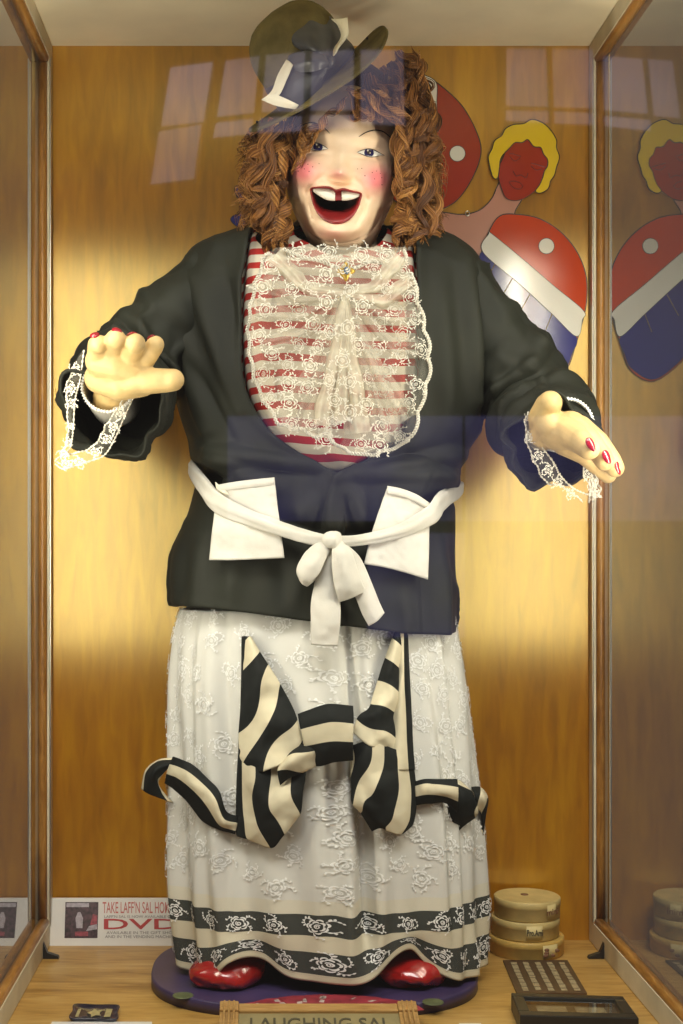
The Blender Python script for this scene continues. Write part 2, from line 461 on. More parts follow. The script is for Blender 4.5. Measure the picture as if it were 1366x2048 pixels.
# ------------------------------------------------------------------ cloth materials
M['jacket'] = mat('jacket_cloth', (0.0120, 0.0135, 0.0082), 0.70, spec=0.3, var=0.35, vscale=5, bump=0.25, bscale=420, bdist=0.0012)
M['white'] = mat('white_cotton', (0.66, 0.635, 0.565), 0.8, spec=0.2, var=0.09, vscale=16, bump=0.2, bscale=300)
M['cream'] = mat('cream_cotton', (0.78, 0.73, 0.57), 0.8, spec=0.2, var=0.07, vscale=10, bump=0.2, bscale=260)
M['lace'] = mat('lace_thread', (0.88, 0.88, 0.85), 0.7, spec=0.3)
M['lace_cream'] = mat('jabot_thread', (0.66, 0.63, 0.54), 0.75, spec=0.2)
M['net'] = mat('lace_net', (0.68, 0.65, 0.54), 0.7, spec=0.3, trans=0.12)
M['net_pleat'] = mat('lace_net_pleated', (0.66, 0.62, 0.50), 0.7, spec=0.3, trans=0.26)
M['net_dense'] = mat('lace_net_gathered', (0.66, 0.61, 0.48), 0.7, spec=0.2, trans=0.62, var=0.18, vscale=60)
M['net_light'] = mat('lace_net_thin', (0.80, 0.78, 0.72), 0.7, spec=0.3, trans=0.06)
M['red'] = mat('red_gloss', (0.34, 0.010, 0.008), 0.22, spec=0.6, var=0.25, vscale=14, bump=0.25, bscale=24, coat=0.6, bdist=0.006)
M['nail'] = mat('nail_paint', (0.27, 0.006, 0.016), 0.2, spec=0.6, coat=0.5)
M['hand'] = mat('painted_plaster_hand', (0.58, 0.415, 0.185), 0.5, spec=0.35, var=0.16, vscale=30, bump=0.30, bscale=48)
M['gold'] = mat('brooch_gold', (0.55, 0.36, 0.07), 0.35, metal=0.8, bump=0.2, bscale=200)
M['gem'] = mat('brooch_gem', (0.10, 0.16, 0.26), 0.08, spec=0.8, coat=1.0)
M['felt'] = mat('hat_felt', (0.118, 0.094, 0.034), 0.95, spec=0.08, var=0.25, vscale=26, bump=0.35, bscale=220)
M['satin'] = mat('hat_ribbon', (0.038, 0.038, 0.040), 0.42, spec=0.5, var=0.12, vscale=20, bump=0.05, bscale=200)

def stripe_mat(name, ca, cb, duty, axis, soft=0.0, wob=0.0):
    """cloth woven in two colours; axis 0/1 of the UV counts the stripes"""
    m = bpy.data.materials.new(name); m.use_nodes = True
    nt = m.node_tree; b = nt.nodes['Principled BSDF']; L = nt.links.new
    uv = N(nt, 'ShaderNodeUVMap'); uv.uv_map = 'UVMap'
    sp = N(nt, 'ShaderNodeSeparateXYZ'); L(uv.outputs[0], sp.inputs[0])
    fr = N(nt, 'ShaderNodeMath', operation='FRACT'); L(sp.outputs[axis], fr.inputs[0])
    lt = N(nt, 'ShaderNodeMath', operation='LESS_THAN'); L(fr.outputs[0], lt.inputs[0]); lt.inputs[1].default_value = duty
    no = N(nt, 'ShaderNodeTexNoise'); no.inputs['Scale'].default_value = 30; tc = N(nt, 'ShaderNodeTexCoord'); L(tc.outputs['Object'], no.inputs[0])
    mx = N(nt, 'ShaderNodeMix', data_type='RGBA'); mx.inputs[6].default_value = (*cb, 1); mx.inputs[7].default_value = (*ca, 1); L(lt.outputs[0], mx.inputs[0])
    mv = N(nt, 'ShaderNodeMix', data_type='RGBA', blend_type='MULTIPLY'); mv.inputs[0].default_value = 0.16
    L(mx.outputs[2], mv.inputs[6]); L(no.outputs[0], mv.inputs[7]); L(mv.outputs[2], b.inputs['Base Color'])
    b.inputs['Roughness'].default_value = 0.75; b.inputs['Specular IOR Level'].default_value = 0.25
    n2 = N(nt, 'ShaderNodeTexNoise'); n2.inputs['Scale'].default_value = 420; L(tc.outputs['Object'], n2.inputs[0])
    bp = N(nt, 'ShaderNodeBump'); bp.inputs['Strength'].default_value = 0.2; bp.inputs['Distance'].default_value = 0.001
    L(n2.outputs[0], bp.inputs['Height']); L(bp.outputs[0], b.inputs['Normal'])
    return m
M['shirt'] = stripe_mat('red_striped_jersey', (0.37, 0.018, 0.013), (0.60, 0.54, 0.42), 0.46, 1)
M['bow'] = stripe_mat('black_striped_cotton', (0.008, 0.010, 0.009), (0.72, 0.65, 0.46), 0.5, 0)

def skirt_mat():
    m = bpy.data.materials.new('skirt_cloth'); m.use_nodes = True
    nt = m.node_tree; b = nt.nodes['Principled BSDF']; L = nt.links.new
    uv = N(nt, 'ShaderNodeUVMap'); uv.uv_map = 'UVMap'
    sp = N(nt, 'ShaderNodeSeparateXYZ'); L(uv.outputs[0], sp.inputs[0])
    r = ramp(nt, [(0.0, (0.72, 0.66, 0.47)), (0.015, (0.016, 0.022, 0.016)), (0.060, (0.76, 0.70, 0.52)), (0.096, (0.016, 0.022, 0.016)), (0.140, (0.78, 0.74, 0.60)), (0.165, (0.76, 0.75, 0.69))], 'CONSTANT')
    L(sp.outputs[1], r.inputs[0])
    tc = N(nt, 'ShaderNodeTexCoord'); no = N(nt, 'ShaderNodeTexNoise'); no.inputs['Scale'].default_value = 6; L(tc.outputs['Object'], no.inputs[0])
    mv = N(nt, 'ShaderNodeMix', data_type='RGBA', blend_type='MULTIPLY'); mv.inputs[0].default_value = 0.15
    L(r.outputs[0], mv.inputs[6]); L(no.outputs[0], mv.inputs[7]); L(mv.outputs[2], b.inputs['Base Color'])
    b.inputs['Roughness'].default_value = 0.8; b.inputs['Specular IOR Level'].default_value = 0.2
    return m
M['skirt'] = skirt_mat()

fig = root('laughing_figure', (0.115, YC, 0.025), 'life-size laughing carnival figure in dark jacket, lace jabot and long skirt', 'mannequin')

# ------------------------------------------------------------------ jacket
def crease(px, py, segs):
    """sum of soft ridges / valleys drawn as photo-space segments (x0,y0,x1,y1,width,height)"""
    r = np.zeros(np.broadcast(px, py).shape)
    for x0, y0, x1, y1, w, h in segs:
        dx, dy = x1 - x0, y1 - y0; L2 = dx * dx + dy * dy
        t = np.clip(((px - x0) * dx + (py - y0) * dy) / L2, 0, 1)
        d2 = (px - x0 - t * dx) ** 2 + (py - y0 - t * dy) ** 2
        r += h * np.exp(-d2 / w ** 2) * (0.35 + 0.65 * np.sin(np.pi * np.clip(t, 0.08, 0.92)))
    return r
def ridge(p, seed):
    return np.clip(1 - np.abs(fbm(p, seed, 2)) * 1.9, 0, 1) ** 2.5
JC = [(400, 935, 430, 985, 15, -0.012), (430, 985, 560, 1045, 15, -0.010), (560, 1045, 664, 1070, 15, -0.008), (664, 1070, 800, 1048, 15, -0.009), (800, 1048, 900, 985, 15, -0.012), (400, 905, 560, 985, 26, 0.010), (780, 985, 905, 925, 26, 0.010), (668, 944, 430, 905, 13, 0.010), (668, 944, 400, 945, 12, -0.006), (672, 944, 915, 905, 13, 0.010), (672, 944, 905, 880, 12, -0.005), (672, 950, 900, 940, 10, 0.006),
      (670, 950, 672, 1230, 10, 0.010), (660, 960, 600, 1060, 14, 0.007), (684, 960, 740, 1060, 14, 0.008), (690, 1000, 700, 1200, 12, -0.006),
      (640, 985, 630, 1200, 14, -0.005), (390, 560, 480, 820, 16, 0.010), (350, 600, 420, 860, 15, 0.009), (440, 520, 480, 700, 18, -0.006), (370, 700, 460, 880, 12, -0.008),
      (930, 520, 960, 800, 16, 0.010), (960, 560, 975, 850, 10, -0.012), (880, 560, 900, 840, 20, 0.006), (385, 920, 480, 935, 9, 0.006), (400, 960, 470, 960, 9, -0.006),
      (820, 900, 915, 930, 9, -0.006), (860, 940, 910, 960, 9, 0.007), (360, 1060, 350, 1225, 12, 0.008), (400, 1100, 392, 1230, 16, 0.005), (880, 1060, 890, 1270, 14, 0.006),
      (470, 1140, 455, 1235, 20, 0.005), (560, 1120, 570, 1240, 20, -0.005), (800, 1160, 810, 1260, 18, 0.006)]
eL = lambda py: hermite([440, 470, 520, 560, 620, 680, 740, 790, 830, 870, 905, 930, 945, 965, 1320], [505, 499, 492, 488, 484, 483, 487, 497, 516, 547, 597, 642, 672, 677, 678], py)
eR = lambda py: hermite([440, 470, 520, 560, 620, 700, 760, 820, 860, 890, 915, 935, 948, 965, 1320], [826, 828, 830, 832, 834, 836, 832, 820, 802, 774, 735, 694, 668, 662, 660], py)
NR, NCJ = 150, 240
t = np.linspace(0, 1, NR)
z_top, z_hem = CZ + (VY - 464) * KP, CZ + (VY - 1235) * KP
zr = z_top + (z_hem - z_top) * t
thf = np.linspace(-1.45, 1.45, 400)
V = np.zeros((NR, NCJ, 3)); UVj = np.zeros((NR, NCJ, 2))
for i, z in enumerate(zr):
    q = torso.pt(thf, np.full(400, z)); qx, qy = proj(q)
    gl = qx - eL(qy); gr = qx - eR(qy)
    tl = thf[np.argmax(gl > 0)]; tr_ = thf[np.argmax(gr > 0)]
    k = max(np.argmax(gl > 0), 1); tl = np.interp(0, gl[k - 1:k + 1], thf[k - 1:k + 1])
    k = max(np.argmax(gr > 0), 1); tr_ = np.interp(0, gr[k - 1:k + 1], thf[k - 1:k + 1])
    s = np.linspace(0, 1, NCJ); s = s + 0.10 * np.sin(4 * np.pi * s) / (2 * np.pi) * 0 
    th = tr_ + (2 * np.pi + tl - tr_) * s
    ring = torso.pt(th, np.full(NCJ, z)); px, py = proj(ring)
    front = sstep(-0.25, 0.1, np.cos(th))
    off = -0.006 + front * crease(px, py, JC) * 1.9 + 0.004 * fbm(ring * np.array([9, 9, 5]), 3, 2) + 0.009 * ridge(ring * np.array([7, 7, 3.2]) + ring[:, ::-1] * 1.5, 8) * (0.4 + 0.6 * sstep(0.2, 0.8, np.sin(py / 90.0) * 0.5 + 0.5))
    # right front laps over the left; edges roll outwards a little
    below = sstep(925, 960, py.mean())
    off = off + np.where(s < 0.10, 0.005, 0.0) * below
    edge = np.minimum(s, 1 - s) * NCJ
    off = off + 0.008 * np.exp(-(edge / 3.0) ** 2)
    off = off * sstep(0.0, 0.05, t[i] + 0.02)
    ring = torso.pt(th, np.full(NCJ, z), off)
    slant = (0.030 * (ring[:, 0] - 0.115) / 0.29) * sstep(0.45, 1.0, np.array(t[i])) + 0.004 * np.sin(th * 3) * t[i]
    ring[:, 2] -= slant
    V[i] = ring
jacket = mk('jacket', V, quads(NR, NCJ), M['jacket'], fig, solid=0.005, soff=-1)
# yoke that closes the shoulders round the neck
zt = z_top
th = np.linspace(0, 2 * np.pi, 97)[:-1]
r0 = torso.pt(th, np.full(96, zt), 0.002); nk = np.array([0.165, YC - 0.01, zt + 0.012])
rows = [r0 + (nk - r0) * a for a in (0, 0.3, 0.55)]
rows = np.stack(rows)
keep = []
for i in range(2):
    for j in range(96):
        mth_ = (th[j] + np.pi / 96) % (2 * np.pi)
        if 0.9 < mth_ < 2 * np.pi - 0.9: keep.append((i * 96 + j, i * 96 + (j + 1) % 96, (i + 1) * 96 + (j + 1) % 96, (i + 1) * 96 + j))
mk('yoke', rows.reshape(-1, 3), np.array(keep), M['jacket'], jacket, solid=0.005, soff=-1)

def sleeve(ctrl, seed, flip):
    c = cr(np.array(ctrl, float), 90)
    path = P(c[:, 0], c[:, 1], c[:, 2]); rad = c[:, 3] * mpp(c[:, 2])
    n = len(path); ns = 96
    v, f = tube_mesh(path, rad, ns, cap=False)
    V = v.reshape(n, ns, 3); ctr = path[:, None]
    out = V - ctr; ln = np.linalg.norm(out, axis=-1, keepdims=True); out = out / ln
    tt = np.linspace(0, 1, n)[:, None]; aa = (np.arange(ns) / ns * 2 * np.pi)[None]
    ripple = np.sin(tt * 34 + 2.2 * np.sin(aa + seed) + 1.5 * fbm(V * 9, seed, 2)) * 0.5 + 0.5
    bend = np.exp(-((tt - 0.55) / 0.28) ** 2)
    d = 0.009 * fbm(V * np.array([11, 11, 11]), seed + 4, 3) + 0.014 * ridge(np.stack([tt * 5.5 + 0 * aa, np.cos(aa) * 0.9 + 0 * tt + 0.4 * tt, np.sin(aa) * 0.9 + 0 * tt], -1), seed + 9) + 0.016 * ripple ** 3 * bend + 0.012 * np.exp(-((tt - 0.62) / 0.05) ** 2) * np.sin(aa * 2 + seed)
    d = d + 0.009 * np.sin(aa * 5 + seed) * sstep(0.75, 1, tt) + 0.006 * np.sin(aa * 9 + 2 * seed) * sstep(0.85, 1, tt)
    V = V + out * d[..., None]
    return mk('sleeve', V, f, M['jacket'], jacket, solid=0.005, soff=-1)
slL = sleeve([(455, 560, -0.31, 78), (395, 612, -0.32, 86), (318, 680, -0.345, 86), (262, 742, -0.38, 90), (236, 790, -0.46, 93), (226, 806, -0.53, 92), (224, 818, -0.585, 93)], 1.0, 1)
slR = sleeve([(880, 570, -0.31, 82), (945, 640, -0.32, 83), (1012, 725, -0.345, 80), (1066, 800, -0.385, 79), (1092, 848, -0.46, 83), (1104, 872, -0.53, 81), (1110, 886, -0.575, 82)], 2.3, -1)

# hidden arms fill the sleeves: cream shirt sleeve
M['armcloth'] = M['white']

# ------------------------------------------------------------------ striped jersey (chest between the jacket fronts)
NRs, NCs = 110, 150
ths = np.linspace(-1.25, 1.25, NCs)
ztp = 1.512 + (z_top - 0.004 - 1.512) * sstep(0.22, 0.75, np.abs(ths))          # neckline dips below the chin
zbt = CZ + (VY - 990) * KP
TT = np.repeat(ths[None], NRs, 0); ZZ = ztp[None] + (zbt - ztp)[None] * np.linspace(0, 1, NRs)[:, None]
base = torso.pt(TT, ZZ)
px, py = proj(base)
off = -0.018 + crease(px, py, [(500, 560, 640, 600, 14, 0.006), (510, 600, 520, 800, 12, 0.005), (560, 620, 570, 860, 20, 0.004), (490, 540, 560, 560, 10, 0.006), (620, 880, 700, 930, 10, 0.004)]) + 0.003 * fbm(base * 10, 9, 2)
off = off - 0.035 * (sstep(0, 40, eL(py) - px) + sstep(0, 40, px - eR(py))) - 0.03 * sstep(935, 965, py)
sh = torso.pt(TT, ZZ, off)
uvs = np.stack([TT, (sh[..., 2] + 0.004 * np.sin(TT * 5) + 0.0035 * fbm(base * 8, 5, 2) - off * 0.6) / 0.0325], -1)
mk('striped_jersey', sh, quads(NRs, NCs), M['shirt'], fig, uv=uvs)
# soft stand collar of the jersey round the neck
ca = np.linspace(-np.pi, np.pi, 90); rows = []
for k in range(9):
    s_ = k / 8
    rx, ry = 0.150 - 0.050 * s_, 0.128 - 0.032 * s_
    rows.append(np.stack([0.165 + rx * np.sin(ca), -0.322 - ry * np.cos(ca), 1.498 + 0.022 * s_ + (0.085 + 0.05 * s_) * ((1 - np.cos(ca)) / 2) ** 0.8 + 0.003 * np.sin(ca * 6)], -1))
cv = np.array(rows)
mk('jersey_collar', cv, quads(9, 90), M['shirt'], fig, uv=np.stack([np.zeros((9, 90)), (cv[..., 2] * 0.6 + 0.045 * np.abs(np.sin(ca))[None]) / 0.030], -1), solid=0.003)

# ------------------------------------------------------------------ skirt
NRk, NCk = 170, 360
ths = np.linspace(0, 2 * np.pi, NCk + 1)[:-1]
def skirt_pt(th, hgt, off=0.0):
    """th angle (0 = front), hgt height above the hem line, returns position"""
    th, hgt = np.broadcast_arrays(np.asarray(th, float), np.asarray(hgt, float))
    front = sstep(0.2, 0.8, np.cos(th))
    hem = 0.046 + 0.058 * np.exp(-((th + 0.50) / 0.22) ** 2) * front + 0.062 * np.exp(-((th - 0.42) / 0.19) ** 2) * front - 0.004 * front + 0.010 * np.sin(th * 3 + 1)
    fall = 1 - sstep(0.0, 0.115, hgt)
    z = hem * fall + 0.046 * (1 - fall) + hgt
    low = 1 - sstep(0.05, 0.85, hgt)
    fold = (0.010 * np.sin(th * 9 + 1.0 + 0.8 * np.sin(hgt * 4)) + 0.008 * np.sin(th * 17 + 2 * np.sin(hgt * 3 + th))) * (0.35 + 0.65 * low)
    # deep pleats below the bow and at both sides of the front
    for c, w, a in ((0.14, 0.045, -0.030), (0.055, 0.03, 0.014), (-0.02, 0.03, -0.012), (0.23, 0.05, 0.016), (-0.62, 0.05, -0.012), (0.75, 0.06, -0.014), (0.88, 0.05, 0.012), (-0.9, 0.06, 0.010)):
        fold = fold + a * np.exp(-((th - c - 0.03 * np.sin(hgt * 5)) / w) ** 2) * (0.45 + 0.55 * sstep(0.9, 0.3, hgt)) * sstep(-0.02, 0.15, hgt)
    fold = fold + 0.010 * (1 - sstep(0, 0.12, hgt)) * np.sin(th * 7 + 0.5)
    return skirtL.pt(th, z, fold + off)
TWO = lambda a: (a + np.pi) % (2 * np.pi) - np.pi
hg = np.linspace(0, 0.745, NRk) ** 1.0
HH, TH = np.meshgrid(hg, TWO(ths), indexing='ij')
sv = skirt_pt(TH, HH)
skirt = mk('skirt', sv, quads(NRk, NCk, True), M['skirt'], fig, uv=np.stack([TH, HH], -1), solid=0.003, soff=-1)
# sheer overskirt
hg2 = np.linspace(0.012, 0.742, 120)
HH, TH = np.meshgrid(hg2, TWO(ths), indexing='ij')
lv = skirt_pt(TH, HH, 0.0022 + 0.0012 * np.sin(TH * 23 + HH * 6))
overskirt = mk('lace_overskirt', lv, quads(120, NCk, True), M['net_light'], skirt)

# ------------------------------------------------------------------ lace flowers, drawn as raised threads
def strip2(pts, w):
    pts = np.asarray(pts, float); T = np.gradient(pts, axis=0); T /= np.linalg.norm(T, axis=1)[:, None] + 1e-9
    Nn = np.stack([-T[:, 1], T[:, 0]], -1); w = np.broadcast_to(w, (len(pts),))[:, None]
    return pts - Nn * w, pts, pts + Nn * w
def motif(seed):
    """rose with thick petals, buds and short leafy sprigs"""
    r = np.random.default_rng(seed); S = []
    a = np.linspace(0, 2 * np.pi * 1.6, 18); rr = 0.05 + 0.18 * a / a[-1]
    S.append((np.stack([rr * np.cos(a), rr * np.sin(a) * 0.85], -1), 0.055))
    for ring, (R0, n_, w_) in enumerate(((0.36, 5, 0.085), (0.56, 7, 0.075))):
        for k in range(n_):
            a0 = (k + 0.5 * ring) * 2 * np.pi / n_ + r.uniform(-0.12, 0.12); h_ = np.pi / n_ * 0.92
            a = np.linspace(a0 - h_, a0 + h_, 7); rr = R0 + 0.10 * np.cos((a - a0) / h_ * np.pi / 2)
            S.append((np.stack([rr * np.cos(a), rr * np.sin(a) * 0.9], -1), w_ * np.array([.3, .9, 1.2, 1.35, 1.2, .9, .3])))
    for k in range(5):
        a0 = k * 2 * np.pi / 5 + r.uniform(-0.3, 0.3); t = np.linspace(0, 1, 8); cu = r.choice([-1, 1]) * r.uniform(0.3, 0.7)
        L = r.uniform(0.90, 1.20); rr = 0.6 + (L - 0.6) * t; an = a0 + cu * t * t
        S.append((np.stack([rr * np.cos(an), rr * np.sin(an)], -1), 0.035))
        for j in (2, 4, 5, 7):
            rj, aj = rr[j], an[j]; c = np.array([rj * np.cos(aj), rj * np.sin(aj)]); da = aj + (1 if j % 2 else -1) * r.uniform(0.5, 1.1)
            e = c + np.array([np.cos(da), np.sin(da)]) * r.uniform(0.16, 0.24)
            S.append((c + (e - c) * np.linspace(0, 1, 5)[:, None], np.array([.02, .08, .105, .08, .01])))
    return S
MOT = [motif(s) for s in range(6)]
def add_motif(mb, k, mapf, size, rot, lift=0.0001, flip=1, W=0.72):
    c, s = math.cos(rot), math.sin(rot)
    for pts, w in MOT[k]:
        p = pts * size; p = np.stack([flip * (p[:, 0] * c - p[:, 1] * s), p[:, 0] * s + p[:, 1] * c], -1)
        a, b, d = strip2(p, np.asarray(w) * size * W)
        st = np.stack([a, b, d], 1); o = np.zeros((len(p), 3)); o[:, 1] = lift
        v = mapf(st[..., 0], st[..., 1], o)
        mb.add(v, quads(len(p), 3))
mb = MB(); placed = []
r2 = np.random.default_rng(5)
for _ in range(4000):
    th = r2.uniform(-1.75, 1.75); h = r2.uniform(0.045, 0.735)
    if any((th - a) ** 2 * 0.07 + (h - b) ** 2 < (0.049) ** 2 for a, b in placed): continue
    placed.append((th, h))
row = [(t_, 0.118) for t_ in np.arange(-1.7, 1.7, 0.235)] + [(t_ + 0.11, 0.040) for t_ in np.arange(-1.7, 1.7, 0.225)]
placed = [p for p in placed if p[1] > 0.185] + row
for i, (th, h) in enumerate(placed):
    size = r2.uniform(0.019, 0.027) if h > 0.15 else r2.uniform(0.019, 0.023)
    def mf(a, b, o, th=th, h=h):
        return skirt_pt(th + a / 0.27, np.maximum(h + b, 0.002), 0.0030 + o + 0.0012 * np.sin((th + a / 0.27) * 23 + (h + b) * 6))
    add_motif(mb, i % 6, mf, size, r2.uniform(0, 6.28), flip=r2.choice([-1, 1]), W=0.66)
tag(mb.build('lace_flower', M['lace'], skirt, smooth=True), kind='stuff')
# ------------------------------------------------------------------ ribbons and patches laid on the body
def cloth_grid(ctrl, nr, nc, surf):
    """ctrl[row][col] = (px, py, offset m, stripe count) -> positions, uv"""
    c = np.asarray(ctrl, float)
    c = cr(c, nr); c = np.swapaxes(cr(np.swapaxes(c, 0, 1), nc), 0, 1)
    v = surf(c[..., 0], c[..., 1], c[..., 2])
    return v, np.stack([c[..., 3], np.zeros_like(c[..., 3])], -1)
def cloth(name, ctrl, m, parent, surf, nr=40, nc=24, solid=0.003, wr=0.0, seed=0, wf=30.0, sfun=None):
    v, uv = cloth_grid(ctrl, nr, nc, surf)
    if sfun is not None:
        qx, qy = proj(v); uv[..., 0] = sfun(qx, qy)
    if wr:
        v = v + np.array([0, -1, 0]) * (wr * fbm(v * wf, seed, 3))[..., None]
    return mk(name, v, quads(nr, nc), m, parent, uv=uv, solid=solid)
tor = torso.hit
skh = skirtL.hit

# white patch pockets
pk1 = [[(436, 972, .032, 0), (470, 966, .034, 0), (510, 961, .034, 0), (549, 957, .032, 0)],
       [(430, 1020, .032, 0), (470, 1015, .035, 0), (512, 1012, .035, 0), (555, 1010, .033, 0)],
       [(424, 1070, .032, 0), (468, 1068, .035, 0), (515, 1066, .035, 0), (562, 1064, .033, 0)],
       [(419, 1120, .032, 0), (466, 1120, .034, 0), (518, 1118, .034, 0), (569, 1116, .032, 0)]]
pk2 = [[(775, 974, .032, 0), (800, 979, .035, 0), (830, 990, .037, 0), (859, 1008, .034, 0)],
       [(757, 1024, .032, 0), (790, 1032, .035, 0), (824, 1040, .037, 0), (858, 1052, .034, 0)],
       [(741, 1074, .032, 0), (778, 1082, .035, 0), (818, 1092, .036, 0), (857, 1104, .034, 0)],
       [(728, 1128, .032, 0), (770, 1135, .034, 0), (812, 1146, .034, 0), (855, 1159, .032, 0)]]
for pk, sd in ((pk1, 1), (pk2, 2)):
    cloth('pocket', pk, M['white'], jacket, tor, 40, 40, 0.003, 0.0042, sd, 24)
cloth('pocket_flap', [[(431, 964, .040, 0), (440, 972, .040, 0), (452, 982, .039, 0)], [(433, 978, .038, 0), (442, 985, .039, 0), (458, 990, .038, 0)]], M['cream'], jacket, tor, 8, 8, 0.002)

for top in ([(436, 972), (470, 966), (510, 961), (549, 957)], [(775, 974), (800, 979), (830, 990), (859, 1008)]):
    cloth('pocket_hem', [[(x, y - 2, .036, 0) for x, y in top], [(x - 0.5, y + 6, .0385, 0) for x, y in top], [(x - 1, y + 13, .036, 0) for x, y in top]], M['white'], jacket, tor, 9, 30, 0.002, 0.003, 3, 24)
# twisted sash with its bow
def zpy(py): return CZ + (VY - py) * KP
def sash_path(name, side, hits, parent):
    """band from behind the hip, over the pocket, to the knot; hits = (px, py, offset, half width px)"""
    th = np.array([2.5, 2.1, 1.8, 1.55]) * side; zz = np.array([zpy(y) for y in ((930, 932, 935, 938) if side < 0 else (960, 966, 972, 978))])
    pre = torso.pt(th, zz, 0.013)
    hts = np.array(hits, float)
    pts = np.concatenate([pre, tor(hts[:, 0], hts[:, 1], hts[:, 2])]); rad = np.concatenate([[17, 17, 17, 17], hts[:, 3]]) * mpp(-0.48)
    c = cr(np.concatenate([pts, rad[:, None]], 1), 130); v, rad = c[:, :3], c[:, 3]
    T = np.gradient(v, axis=0); T /= np.linalg.norm(T, axis=1)[:, None]
    ctr = np.array([0.115, YC, 0]); out = v - ctr; out[:, 2] = 0; W = out - T * np.sum(out * T, 1)[:, None]; W /= np.linalg.norm(W, axis=1)[:, None]; U = np.cross(T, W)
    n = len(v); a = np.arange(36) / 36 * 2 * np.pi; tt = np.linspace(0, 1, n)[:, None]
    rr = 1 + 0.10 * np.sin(3 * a[None] + tt * 13) + 0.10 * np.sin(5 * a[None] - tt * 9) + 0.05 * fbm(np.stack([tt * 30 + 0 * a, np.cos(a)[None] * 2 + 0 * tt, np.sin(a)[None] * 2 + 0 * tt], -1), 4, 2)
    V = v[:, None] + rad[:, None, None] * rr[..., None] * (np.cos(a)[None, :, None] * U[:, None] + 0.40 * np.sin(a)[None, :, None] * W[:, None])
    return mk(name, V, quads(n, 36, True), M['white'], parent)
sash = sash_path('sash', -1, [(408, 974, .020, 20), (436, 1004, .038, 19), (490, 1031, .042, 16), (560, 1058, .043, 14), (620, 1077, .044, 12), (664, 1082, .046, 11)], fig)
sash_path('sash_band', 1, [(882, 1002, .018, 20), (862, 1030, .038, 18), (820, 1054, .042, 15), (770, 1070, .043, 12), (710, 1080, .044, 10), (664, 1082, .046, 10)], sash)
v, f = ellipsoid(tor(np.array(664.), np.array(1081.), 0.056), (0.020, 0.018, 0.020), nu=28, nv=18)
v = v + 0.004 * fbm(v * 60, 3, 2)[:, None] * np.array([1, -1, 1])
mk('knot', v, f, M['white'], sash)
def loop(name, ctrl, seed):
    cloth(name, ctrl, M['white'], sash, lambda a, b, o: tor(a, b, o + 0.008), 44, 18, 0.0035, 0.004, seed, 22)
# left loop (front leaf and shaded back leaf), right loop, two tails
loop('bow_loop', [[(655, 1084, .046, 0), (660, 1088, .050, 0), (664, 1094, .048, 0)], [(628, 1090, .052, 0), (640, 1104, .062, 0), (650, 1120, .056, 0)], [(604, 1116, .050, 0), (622, 1130, .066, 0), (638, 1146, .058, 0)],
                  [(594, 1140, .046, 0), (608, 1152, .058, 0), (624, 1162, .052, 0)], [(600, 1160, .040, 0), (606, 1168, .046, 0), (614, 1172, .042, 0)]], 1)
loop('bow_loop', [[(652, 1086, .038, 0), (656, 1092, .038, 0), (662, 1098, .038, 0)], [(615, 1100, .034, 0), (628, 1120, .034, 0), (646, 1132, .036, 0)], [(598, 1130, .032, 0), (616, 1148, .032, 0), (634, 1156, .032, 0)], [(600, 1162, .034, 0), (607, 1169, .036, 0), (616, 1172, .036, 0)]], 2)
loop('bow_loop', [[(668, 1080, .048, 0), (676, 1086, .052, 0), (684, 1084, .048, 0)], [(664, 1112, .056, 0), (686, 1108, .068, 0), (702, 1104, .056, 0)], [(666, 1150, .056, 0), (692, 1146, .070, 0), (714, 1138, .060, 0)],
                  [(672, 1182, .052, 0), (700, 1176, .064, 0), (724, 1166, .056, 0)], [(678, 1204, .042, 0), (706, 1194, .050, 0), (731, 1182, .044, 0)]], 3)
loop('bow_tail', [[(652, 1092, .036, 0), (664, 1096, .038, 0), (674, 1094, .036, 0)], [(634, 1150, .036, 0), (652, 1152, .042, 0), (672, 1150, .038, 0)], [(623, 1200, .034, 0), (650, 1202, .044, 0), (680, 1198, .038, 0)],
                  [(622, 1245, .034, 0), (650, 1248, .042, 0), (680, 1246, .036, 0)], [(622, 1289, .032, 0), (650, 1292, .040, 0), (676, 1292, .034, 0)]], 4)
loop('bow_tail', [[(674, 1088, .038, 0), (684, 1092, .040, 0), (694, 1090, .038, 0)], [(690, 1130, .040, 0), (706, 1124, .044, 0), (720, 1116, .040, 0)], [(706, 1180, .036, 0), (724, 1172, .044, 0), (740, 1160, .038, 0)],
                  [(724, 1226, .034, 0), (742, 1216, .042, 0), (758, 1204, .036, 0)], [(738, 1252, .032, 0), (754, 1242, .038, 0), (768, 1226, .034, 0)]], 5)

